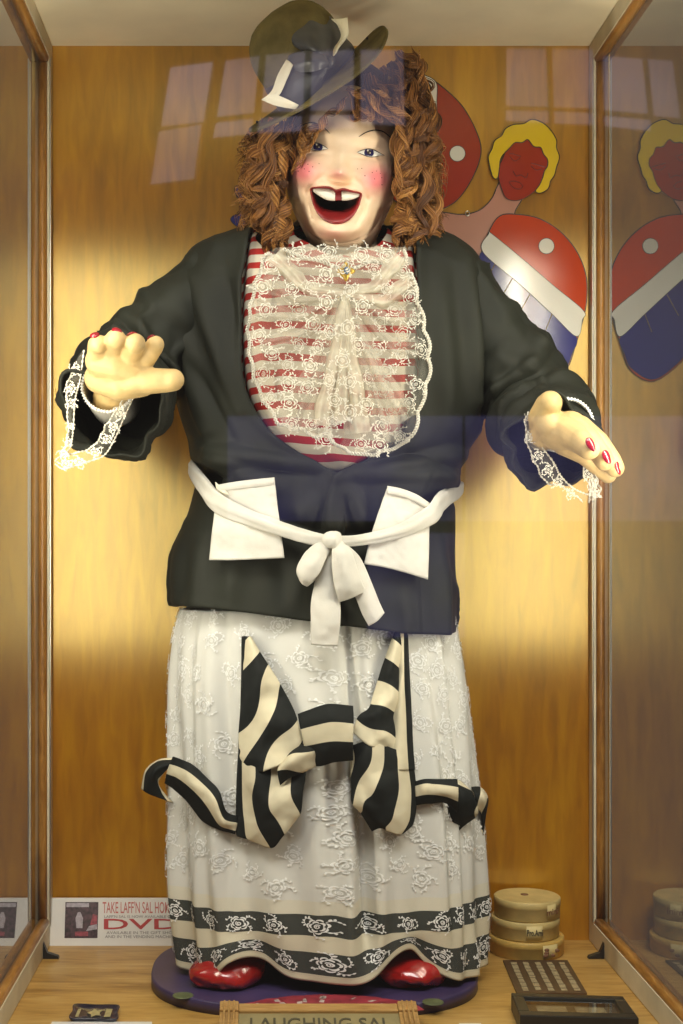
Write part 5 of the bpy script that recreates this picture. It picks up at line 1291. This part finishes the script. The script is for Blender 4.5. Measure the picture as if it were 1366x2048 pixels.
# ------------------------------------------------------------------ painted cut-out on the wall
def paint(n, c, r=0.16): return mat(n, c, r, spec=0.6, var=0.05, vscale=5, bump=0.035, bscale=9, bdist=0.006)
M['c_red'] = paint('cutout_red', (0.50, 0.050, 0.006)); M['c_dred'] = paint('cutout_brick_red', (0.33, 0.030, 0.008)); M['c_white'] = paint('cutout_white', (0.74, 0.72, 0.64)); M['c_blue'] = paint('cutout_blue', (0.022, 0.026, 0.17), 0.14)
M['c_yellow'] = paint('cutout_yellow', (0.74, 0.52, 0.012)); M['c_pink'] = paint('cutout_pink', (0.44, 0.20, 0.135), 0.3); M['c_line'] = mat('cutout_outline', (0.02, 0.016, 0.01), 0.4); M['c_gold'] = mat('cutout_seam', (0.30, 0.21, 0.07), 0.4)
cut = root('painted_cutout', P(1060, 690, -0.02), 'flat painted cutout of a yellow-haired bather in red, white and blue', 'cutout')
def shape(name, pts, lvl, m, line=2.2, up=90, parent=None, par=cut):
    """cut-out piece; lvl counts millimetre layers off the wall, a dark rim shows all round"""
    pts = np.asarray(pts, float); q = cr(pts, up, True); y = -0.004 - 0.0016 * lvl
    c = q.mean(0); T = np.roll(q, -1, 0) - np.roll(q, 1, 0); T /= np.linalg.norm(T, axis=1)[:, None] + 1e-9; Nn = np.stack([T[:, 1], -T[:, 0]], -1)
    area = np.sum(q[:, 0] * np.roll(q[:, 1], -1) - q[:, 1] * np.roll(q[:, 0], -1))
    if area < 0: Nn = -Nn
    o = slab(name, q, y, 0.0012 + 0.0016 * min(lvl, 1), m, par)
    if line:
        slab('outline', q + Nn * line, y + 0.0007, 0.0008, M['c_line'], o)
    return o
pinkb = shape('shoulder', [(862, 424), (890, 426), (925, 430), (960, 421), (984, 398), (996, 372), (1010, 356), (1046, 366), (1046, 392), (1030, 420), (1026, 440), (1000, 470), (985, 520), (970, 580), (900, 600), (850, 560), (845, 470)], 0, M['c_pink'])
shape('swimsuit_top', [(1000, 433), (1036, 430), (1080, 439), (1122, 466), (1154, 506), (1171, 552), (1172, 602), (1164, 642), (1150, 690), (1130, 740), (1080, 760), (1010, 700), (966, 620), (955, 570), (960, 520), (978, 466)], 2, M['c_red'])
shape('blue_panel', [(964, 504), (1012, 545), (1060, 586), (1108, 630), (1152, 674), (1144, 706), (1128, 738), (1080, 757), (1012, 698), (968, 618), (957, 570)], 3, M['c_blue'], 1.2)
shape('white_stripe', [(978, 468), (982, 467), (1040, 514), (1105, 570), (1166, 621), (1164, 640), (1153, 672), (1105, 628), (1040, 568), (966, 503)], 4, M['c_white'], 1.2)
for a, b in (((990, 528), (974, 558)), ((1024, 558), (1000, 600)), ((1060, 588), (1036, 632)), ((1104, 628), (1090, 664))):
    v, f = tube_mesh(P(np.array([a[0], b[0]], float), np.array([a[1], b[1]], float), -0.0098), 0.0009, 6); mk('seam', v, f, M['c_gold'], cut)
tt = np.linspace(0, 2 * np.pi, 24, endpoint=False)
circ = lambda x, y, r: np.stack([x + r * np.cos(tt), y + r * np.sin(tt)], -1)
shape('white_dot', circ(1093, 492, 15), 4, M['c_white'], 1.3)
shape('face', [(996, 342), (1006, 318), (1018, 292), (1038, 278), (1054, 276), (1064, 288), (1080, 294), (1094, 318), (1092, 344), (1076, 374), (1048, 396), (1024, 400), (1008, 388)], 3, M['c_dred'], 1.5)
hairp = [(986, 352), (980, 330), (978, 312), (985, 298), (990, 282), (1004, 272), (1012, 258), (1028, 250), (1048, 248), (1064, 240), (1084, 246), (1100, 260), (1112, 280), (1112, 296), (1118, 314), (1112, 334), (1108, 350), (1100, 362), (1096, 376), (1082, 385), (1072, 382), (1080, 370), (1086, 356), (1090, 342), (1096, 332), (1096, 318), (1088, 308), (1082, 294), (1068, 292), (1056, 278), (1044, 284), (1030, 284), (1018, 296), (1008, 306), (1000, 318), (998, 336), (994, 356)]
shape('yellow_hair', hairp, 4, M['c_yellow'], 2.0, 160)
M['c_face'] = mat('cutout_face_line', (0.15, 0.012, 0.008), 0.4)
for pts in ([(1018, 308), (1026, 308), (1042, 313)], [(1020, 314), (1030, 322), (1040, 316)], [(1062, 326), (1076, 330), (1090, 334)], [(1062, 332), (1072, 340), (1084, 338)], [(1026, 342), (1032, 352), (1042, 350), (1052, 356), (1056, 346)], [(1018, 364), (1028, 362), (1040, 366), (1046, 372)], [(1018, 365), (1028, 376), (1040, 378), (1046, 372)]):
    p = cr(np.array(pts, float), 14); v, f = tube_mesh(P(p[:, 0], p[:, 1], -0.0090), 0.0011, 5); mk('face_line', v, f, M['c_face'], cut)
v, f = tube_mesh(P(935 + 4 * np.cos(tt), 427 + 5 * np.sin(tt), -0.012), 0.0012, 6); mk('eye_hook', v, f, M['metal'], cut)
cut2 = root('painted_cutout', P(850, 480, -0.02), 'flat painted cutout with red round body and white dot behind the curls', 'cutout')
shape('red_body', [(800, 150), (848, 152), (888, 178), (926, 216), (952, 264), (961, 300), (952, 338), (928, 382), (902, 408), (866, 418), (790, 400), (740, 300), (760, 190)], 3, M['c_dred'], 2.2, par=cut2)
shape('white_band', [(830, 148), (852, 152), (872, 166), (873, 200), (870, 240), (840, 260), (820, 200)], 4, M['c_white'], 1.5, par=cut2)
shape('white_dot', circ(915, 307, 15), 4, M['c_white'], 1.3, par=cut2)
shape('white_knob', circ(846, 470, 31), 3, M['c_white'], 1.6, par=cut2)
cut3 = root('painted_cutout', P(500, 460, -0.02), 'dark blue painted cutout peeping out behind the viewer-left curls', 'cutout')
shape('blue_flipper', [(470, 376), (484, 370), (530, 372), (560, 400), (530, 430), (498, 412), (476, 394)], 2, M['c_blue'], 1.5, par=cut3)
shape('blue_flipper', [(462, 438), (478, 428), (520, 424), (560, 440), (540, 470), (500, 462), (474, 452)], 3, M['c_blue'], 1.5, par=cut3)

# ------------------------------------------------------------------ lettering helper
def text(s, name, m, parent, origin, xdir, ydir, height, width=None, extrude=0.0003, align='LEFT', bold=0.0, shear=0):
    cu = bpy.data.curves.new(name, 'FONT'); cu.body = s; cu.size = 1.0; cu.extrude = extrude / height; cu.offset = bold; cu.align_x = align; cu.resolution_u = 3; cu.shear = shear
    o = bpy.data.objects.new(name, cu); COL.objects.link(o); cu.materials.append(m)
    bpy.context.view_layer.update()
    w = max(o.dimensions.x, 1e-3); cap = 0.70
    sy = height / cap; sx = (width / w) if width else sy
    X, Yv = Vector(xdir).normalized(), Vector(ydir).normalized(); Z = X.cross(Yv)
    mw = Matrix(((X[0] * sx, Yv[0] * sy, Z[0] * sy, origin[0]), (X[1] * sx, Yv[1] * sy, Z[1] * sy, origin[1]), (X[2] * sx, Yv[2] * sy, Z[2] * sy, origin[2]), (0, 0, 0, 1)))
    dg = bpy.context.evaluated_depsgraph_get()
    me = bpy.data.meshes.new_from_object(o.evaluated_get(dg)); me.transform(mw)
    bpy.data.objects.remove(o)
    me.materials.clear(); me.materials.append(m); me.name = name
    ob = bpy.data.objects.new(name, me); COL.objects.link(ob); ob.parent = parent
    if parent.name in ROOT_LOC: ob.matrix_parent_inverse = Matrix.Translation(-Vector(ROOT_LOC[parent.name]))
    return ob
M['card'] = mat('white_card', (0.74, 0.72, 0.68), 0.5, var=0.03, vscale=20)
M['t_red'] = mat('print_red', (0.42, 0.03, 0.03), 0.5); M['t_pink'] = mat('print_faded_red', (0.52, 0.13, 0.11), 0.5); M['t_grey'] = mat('print_grey', (0.20, 0.18, 0.17), 0.5)

# ------------------------------------------------------------------ advertising card leaning on the wall
def on_card(px, py):
    t_ = (py - 1797) / (1892 - 1797); y = -0.012 - 0.036 * t_; return P(px, py, y)
card = root('advertising_card', on_card(250, 1892), 'white card advertising a disc in red capitals, leaning beside the skirt', 'sign')
q = np.array([on_card(103, 1797), on_card(420, 1797), on_card(420, 1892), on_card(99, 1892)])
v, f = slab_mesh(q, (0, 0.004, 0.001)); mk('board', v, f, M['card'], card, smooth=False)
ud = on_card(250, 1797) - on_card(250, 1892); ud /= np.linalg.norm(ud); fw = np.array([0, -0.0006, 0])
def ctext(s, x0, x1, base, cap_px, m, bold=0.0):
    text(s, 'lettering', m, card, on_card(x0, base) + fw, (1, 0, 0), ud, cap_px * mpp(-0.03), (x1 - x0) * mpp(-0.03), bold=bold)
ctext("TAKE LAFF'N SAL HOME", 205, 346, 1826, 22, M['t_pink'], 0.004)
ctext("LAFF'N SAL IS NOW AVAILABLE ON", 208, 348, 1835.5, 5.0, M['t_grey'])
ctext("DVD", 203, 352, 1858, 20, M['t_red'], 0.012)
ctext("AVAILABLE IN THE GIFT SHOP", 213, 350, 1868, 5.5, M['t_grey'])
ctext("AND IN THE VENDING MACHINE", 210, 352, 1876, 5.5, M['t_grey'])
M['photo_dark'] = mat('print_photo', (0.05, 0.022, 0.03), 0.35, var=0.9, vscale=120); M['photo_pale'] = mat('print_pale', (0.40, 0.36, 0.40), 0.4, var=0.3, vscale=120); M['photo_rose'] = mat('print_rose', (0.30, 0.05, 0.07), 0.4, var=0.5, vscale=150)
def cpoly(name, pts, m, lift):
    q = np.array([on_card(*p) for p in pts]) + np.array([0, -lift, 0]); v, f = slab_mesh(q, (0, 0.0003, 0)); return mk(name, v, f, m, card, smooth=False)
cpoly('printed_photo', [(131, 1804), (197, 1804), (195, 1876), (129, 1876)], M['photo_dark'], 0.0006)
cpoly('printed_photo', [(153, 1856), (151, 1836), (156, 1824), (161, 1824), (166, 1836), (165, 1856)], M['photo_pale'], 0.0010)
cpoly('printed_photo', [(133, 1806), (178, 1806), (178, 1814), (133, 1814)], M['photo_pale'], 0.0010)
cpoly('printed_photo', [(186, 1828), (195, 1830), (194, 1848), (180, 1850)], M['photo_rose'], 0.0010)
cpoly('printed_photo', [(150, 1863), (176, 1863), (176, 1872), (150, 1872)], M['photo_rose'], 0.0010)
cpoly('printed_photo', [(178, 1852), (194, 1848), (194, 1858), (172, 1862)], M['photo_pale'], 0.0011)

# ------------------------------------------------------------------ stack of three flat tins
M['tin'] = mat('cream_tin', (0.56, 0.43, 0.17), 0.5, var=0.12, vscale=30, bump=0.08, bscale=80); M['tin2'] = mat('ochre_tin', (0.55, 0.36, 0.09), 0.5, var=0.14, vscale=30); M['label'] = mat('paper_label', (0.62, 0.50, 0.22), 0.6, var=0.08, vscale=60)
TX, TY = (1052 - VX) * mpp(-0.09), -0.092
z0 = 0.0006
M['t_dark'] = mat('print_dark', (0.05, 0.045, 0.03), 0.5); M['t_brown'] = mat('print_brown', (0.20, 0.09, 0.04), 0.5)
for r_, h_, m_, dx, lab, la, lw, tx, tm in ((0.084, 0.040, 'tin2', 0.0, 'bottom one of the three round tins, ochre with a brown label patch', 0.50, 0.30, None, 't_brown'),
                                 (0.076, 0.042, 'tin', -0.002, 'middle one of the three round tins, cream with dark lettering on its label', 0.08, 0.30, 'Pro.Ami', 't_dark'),
                                 (0.074, 0.044, 'tin', 0.002, 'top one of the three round tins, cream with a small square label', 0.62, 0.22, 'mini', 't_brown')):
    t_ = root('round_tin', (TX + dx, TY, z0), lab, 'tin', 'stack of round tins')
    v, f = lathe([(0.0002, 0), (r_ - 0.002, 0), (r_, 0.002), (r_, h_ * 0.60), (r_ + 0.0012, h_ * 0.62), (r_ + 0.0012, h_ - 0.002), (r_ - 0.001, h_), (r_ - 0.005, h_ - 0.0008), (0.0002, h_ - 0.0008)], 72, (TX + dx, TY, z0)); mk('tin_body', v, f[:, ::-1], M[m_], t_)
    # curved paper label
    a = np.linspace(la - lw / 2 * 1.6, la + lw / 2 * 1.6, 14); zz = np.array([h_ * 0.12, h_ * 0.86])[:, None]
    lv = np.stack([TX + dx + (r_ + 0.002) * np.sin(a) + 0 * zz, TY - (r_ + 0.002) * np.cos(a) + 0 * zz, z0 + zz + 0 * a], -1)
    mk('paper_label', lv, quads(2, 14), M['label'] if tx else M['t_brown'] if False else M['label'], t_, solid=0.0008)
    c = np.array([TX + dx + (r_ + 0.0032) * math.sin(la), TY - (r_ + 0.0032) * math.cos(la), z0 + h_ * 0.36]); xd = np.array([math.cos(la), math.sin(la), 0])
    if tx: text(tx, 'lettering', M[tm], t_, c - xd * 0.018, xd, (0, 0, 1), 0.014, 0.036, bold=0.01)
    else:
        for q_ in range(5):
            cc = c + xd * rng.uniform(-.018, .018) + np.array([0, 0, rng.uniform(-.004, .012)]); v, f = ellipsoid(cc, (0.006, 0.0012, 0.004), nu=10, nv=6); mk('label_blot', v, f, M['t_brown'], t_)
    if z0 > 0.08:
        v, f = lathe([(0.0002, 0.0006), (0.009, 0.0006), (0.009, -0.0006)], 24, (TX + dx - 0.004, TY + 0.01, z0 + h_)); mk('centre_hole', v, f[:, ::-1], M['t_brown'], t_)
    z0 += h_ + 0.0005

# ------------------------------------------------------------------ text plaque and shallow frame lying on the floor
M['plaque'] = mat('brown_plaque', (0.075, 0.040, 0.018), 0.5, var=0.2, vscale=30); M['paleink'] = mat('pale_lettering', (0.36, 0.29, 0.16), 0.6, var=0.3, vscale=200)
fc = [floorpt(1006, 1924), floorpt(1135, 1924), floorpt(1174, 1990), floorpt(1034, 1990)]
pq = np.array(fc); pq[:, 2] = 0.0045
plq = root('text_plaque', pq.mean(0) * np.array([1, 1, 0]), 'brown plaque with five pale columns of lettering behind the black frame', 'plaque')
v, f = slab_mesh(pq, (0, 0, -0.004)); mk('plate', v, f, M['plaque'], plq, smooth=False)
def bil(a, b):
    return (pq[0] * (1 - a) + pq[1] * a) * (1 - b) + (pq[3] * (1 - a) + pq[2] * a) * b
rt = np.random.default_rng(8)
for c_ in range(5):
    b_ = 0.08
    while b_ < 0.92:
        L_ = rt.uniform(0.05, 0.13); a0 = 0.10 + c_ * 0.185
        qd = np.array([bil(a0, b_), bil(a0 + 0.085 + rt.uniform(-.015, .01), b_), bil(a0 + 0.085, min(b_ + L_, .94)), bil(a0 + rt.uniform(-.005, .01), min(b_ + L_, .94))]); qd[:, 2] = 0.0052
        v, f = slab_mesh(qd, (0, 0, -0.0006)); mk('lettering', v, f, M['paleink'], plq, smooth=False); b_ += L_ + 0.02
M['frame_black'] = mat('black_frame', (0.016, 0.014, 0.010), 0.4, var=0.3, vscale=20); M['mount'] = mat('frame_mount', (0.085, 0.066, 0.034), 0.5, var=0.3, vscale=25); M['oldphoto'] = mat('old_photo', (0.30, 0.26, 0.15), 0.4, var=0.5, vscale=50)
zt_ = 0.036
fq = [floorpt(1022, 1985, zt_), floorpt(1246, 1992, zt_), floorpt(1278, 2036, zt_), floorpt(1040, 2030, zt_)]
fq = np.array(fq)
frm = root('shadow_box', fq.mean(0) * np.array([1, 1, 0]), 'shallow black shadow box with two pale photographs, lying at the front', 'picture frame')
def fb(a, b, z): 
    p = (fq[0] * (1 - a) + fq[1] * a) * (1 - b) + (fq[3] * (1 - a) + fq[2] * a) * b; p = p.copy(); p[2] = z; return p
for a0, a1, b0, b1 in ((0, 1, 0, .16), (0, 1, .80, 1), (0, .10, .16, .80), (.90, 1, .16, .80)):
    qd = np.array([fb(a0, b0, zt_), fb(a1, b0, zt_), fb(a1, b1, zt_), fb(a0, b1, zt_)]); v, f = slab_mesh(qd, (0, 0, -zt_ + 0.0005)); bevel(mk('frame_bar', v, f, M['frame_black'], frm, smooth=False), 0.002)
qd = np.array([fb(.1, .16, .020), fb(.9, .16, .020), fb(.9, .80, .020), fb(.1, .80, .020)]); v, f = slab_mesh(qd, (0, 0, -0.004)); mk('mount', v, f, M['mount'], frm, smooth=False)
for a0, a1 in ((.20, .46), (.54, .80)):
    qd = np.array([fb(a0, .24, .0215), fb(a1, .24, .0215), fb(a1, .74, .0215), fb(a0, .74, .0215)]); v, f = slab_mesh(qd, (0, 0, -0.001)); mk('photograph', v, f, M['oldphoto'], frm, smooth=False)
qd = np.array([fb(.1, .16, .031), fb(.9, .16, .031), fb(.9, .80, .031), fb(.1, .80, .031)]); mk('glass', qd, np.array([(0, 1, 2, 3)]), M['glass'], frm, smooth=False)

# ------------------------------------------------------------------ small blue tray with a gold emblem
M['tray'] = mat('dark_blue_enamel', (0.012, 0.013, 0.032), 0.22, var=0.3, vscale=40, coat=0.3); M['trim'] = mat('pale_gilt', (0.40, 0.34, 0.16), 0.35, var=0.3, vscale=90)
tq = np.array([floorpt(150, 2008, .012), floorpt(237, 2010, .012), floorpt(233, 2038, .012), floorpt(140, 2036, .012)])
tr = root('enamel_tray', tq.mean(0) * np.array([1, 1, 0]), 'small dark blue enamel tray with a gilt emblem', 'tray')
tc_ = tq.mean(0)
q1 = cr(np.array([tq[0], (tq[0] + tq[1]) / 2, tq[1], (tq[1] + tq[2]) / 2, tq[2], (tq[2] + tq[3]) / 2, tq[3], (tq[3] + tq[0]) / 2]), 48, True)
rows = [np.stack([tc_[0] + (q1[:, 0] - tc_[0]) * s, tc_[1] + (q1[:, 1] - tc_[1]) * s, np.full(48, z)], -1) for s, z in ((0, .0006), (.9, .0006), (1, .011), (1, .0125), (.95, .012), (.86, .008), (0, .008))]
trb = mk('tray_body', np.array(rows), quads(7, 48, True)[:, ::-1], M['tray'], tr)
for th0 in range(1):
    st = np.array([((0.020 if k % 2 else 0.011) * math.cos(k * math.pi / 5), (0.026 if k % 2 else 0.014) * math.sin(k * math.pi / 5)) for k in range(10)])
    pts = np.stack([tc_[0] + st[:, 0] * .8, tc_[1] + st[:, 1], np.full(10, 0.0095)], -1); v, f = slab_mesh(pts, (0, 0, -0.001)); mk('emblem', v, f, M['trim'], tr, smooth=False)
for a0, w_ in ((-0.036, .006), (0.020, .012)):
    v, f = box(tc_[0] + a0, tc_[0] + a0 + w_, tc_[1] - .022, tc_[1] + .024, .0084, .0092); mk('gilt_mark', v, f, M['trim'], tr, smooth=False)

# ------------------------------------------------------------------ oak framed name sign, tilted at the front
M['signface'] = mat('sign_panel', (0.27, 0.22, 0.10), 0.45, var=0.12, vscale=20); M['signtext'] = mat('sign_letter', (0.07, 0.06, 0.03), 0.5); M['oak_sign'] = wood('oak_sign', (0.30, 0.16, 0.04), (0.44, 0.25, 0.075), (0.54, 0.33, 0.12), rough=0.35, grain='X', scale=4)
sA = P(636, 2010, -0.615); sB = sA + np.array([0, -0.19, 0]); sB[2] = 0.004
sx = np.array([1.0, 0, 0]); sd_ = sB - sA; sl = np.linalg.norm(sd_); sd_ = sd_ / sl; snm = np.cross(sx, -sd_); snm /= np.linalg.norm(snm)
if snm[2] < 0: snm = -snm
HW = 196 * mpp(-0.615)
sgn = root('name_sign', (sA + sB) / 2 * np.array([1, 1, 0]), 'oak framed name sign in front of the platform', 'sign')
def sp(u, w, h=0.0): return sA + sx * u + sd_ * w + snm * h
def sbar(name, u0, u1, w0, w1, h0, h1, m):
    v = np.array([sp(u, w, h) for h in (h0, h1) for w in (w0, w1) for u in (u0, u1)]); f = np.array([(0, 2, 3, 1), (4, 5, 7, 6), (0, 1, 5, 4), (2, 6, 7, 3), (0, 4, 6, 2), (1, 3, 7, 5)])
    return bevel(mk(name, v, f, m, sgn, smooth=False), 0.002)
sbar('panel', -HW + .01, HW - .01, .01, sl - .01, -.008, -.002, M['signface'])
sbar('frame_bar', -HW + .036, HW - .036, 0, .027, -.012, .004, M['oak_sign']); sbar('frame_bar', -HW + .036, HW - .036, sl - .027, sl, -.012, .004, M['oak_sign'])
for s_ in (-1, 1):
    u0, u1 = sorted((s_ * HW, s_ * (HW - .036)))
    sbar('frame_bar', u0, u1, 0.03, sl - .03, -.012, .004, M['oak_sign'])
    sbar('corner_block', u0, u1, -0.002, .03, -.012, .008, M['oak_sign']); sbar('corner_block', u0, u1, sl - .03, sl, -.012, .008, M['oak_sign'])
    for g in range(3):
        uu = u0 + 0.009 + g * 0.009; sbar('bead', uu - .0022, uu + .0022, -.0015, sl, .004, .0105, M['oak_sign'])
text('LAUGHING SAL', 'lettering', M['signtext'], sgn, sp(-0.132, .083, -.0014), sx, -sd_, 0.040, 0.264, bold=0.006)

# ------------------------------------------------------------------ fan of red cards on the platform
M['cardred'] = mat('card_red', (0.30, 0.035, 0.05), 0.4, var=0.3, vscale=50); M['cardpale'] = mat('card_pale', (0.52, 0.42, 0.38), 0.4, var=0.3, vscale=80)
pv = np.array([(648 - VX) * mpp(-0.64), -0.655, 0.0262])
rc = np.random.default_rng(4)
for k in range(9):
    a = math.radians(-62 + k * 15.5); dirv = np.array([math.sin(a), math.cos(a), 0]); sdv = np.array([dirv[1], -dirv[0], 0]); zz = 0.0262 + 0.0009 * k
    sx_ = 1.35
    def cp(l, w): 
        p = pv + dirv * l + sdv * w; p[0] = pv[0] + (p[0] - pv[0]) * sx_; p[2] = zz; return p
    qd = np.array([cp(.072, -.019), cp(.150, -.024), cp(.156, 0), cp(.150, .024), cp(.072, .019)])
    place = ('card at the far viewer-left end of the red fan' if k == 0 else 'topmost card at the viewer-right end of the red fan' if k == 8 else '%s card from the viewer-left end of the red fan' % ('', 'second', 'third', 'fourth', 'middle fifth', 'sixth', 'seventh', 'eighth')[k])
    cd_ = root('fan_card', (qd.mean(0)[0], qd.mean(0)[1], zz), place, 'card', 'red cards fanned on the platform')
    v, f = slab_mesh(qd, (0, 0, -0.0006)); mk('card_sheet', v, f, M['cardred'], cd_, smooth=False)
    for j in range(3):
        l0 = rc.uniform(.09, .135); w0 = rc.uniform(-.012, .010); qd2 = np.array([cp(l0, w0), cp(l0 + rc.uniform(.008, .016), w0 + .003), cp(l0 + .012, w0 + rc.uniform(.006, .012)), cp(l0 - .003, w0 + .007)]); qd2[:, 2] = zz + 0.0003
        v, f = slab_mesh(qd2, (0, 0, -0.0002)); mk('printed_figure', v, f, M['cardpale'], cd_, smooth=False)

# ------------------------------------------------------------------ small things along the edges
for s_, X, lab in ((-1, XL, 'small black wedge stop against the viewer-left bottom board'), (1, XR, 'small black wedge stop against the viewer-right bottom board')):
    y_ = -0.155
    tri = np.array([(X - s_ * 0.0008, y_, 0.0006), (X - s_ * 0.0008, y_, 0.036), (X - s_ * 0.010, y_, 0.014), (X - s_ * 0.034, y_, 0.006), (X - s_ * 0.036, y_, 0.0006)])
    v, f = slab_mesh(tri, (0, 0.014, 0)); tag(mk('wedge_stop', v, f, M['black'], smooth=False), lab, 'wedge', 'black wedge stops')
wq = np.array([floorpt(104, 2043, .006), floorpt(304, 2043, .006), floorpt(300, 2080, .006), floorpt(80, 2080, .006)])
v, f = slab_mesh(wq, (0, 0, -0.0055)); wc = bevel(mk('white_placard', v, f, M['card'], smooth=False), 0.001); tag(wc, 'white placard lying at the front edge below the blue tray', 'placard')
wq = np.array([floorpt(918, 2046, .004), floorpt(962, 2046, .004), floorpt(968, 2066, .004), floorpt(910, 2066, .004)])
v, f = slab_mesh(wq, (0, 0, -0.0035)); wc = bevel(mk('white_ticket', v, f, M['card'], smooth=False), 0.0008); tag(wc, 'small white ticket at the front edge beside the name sign', 'ticket')
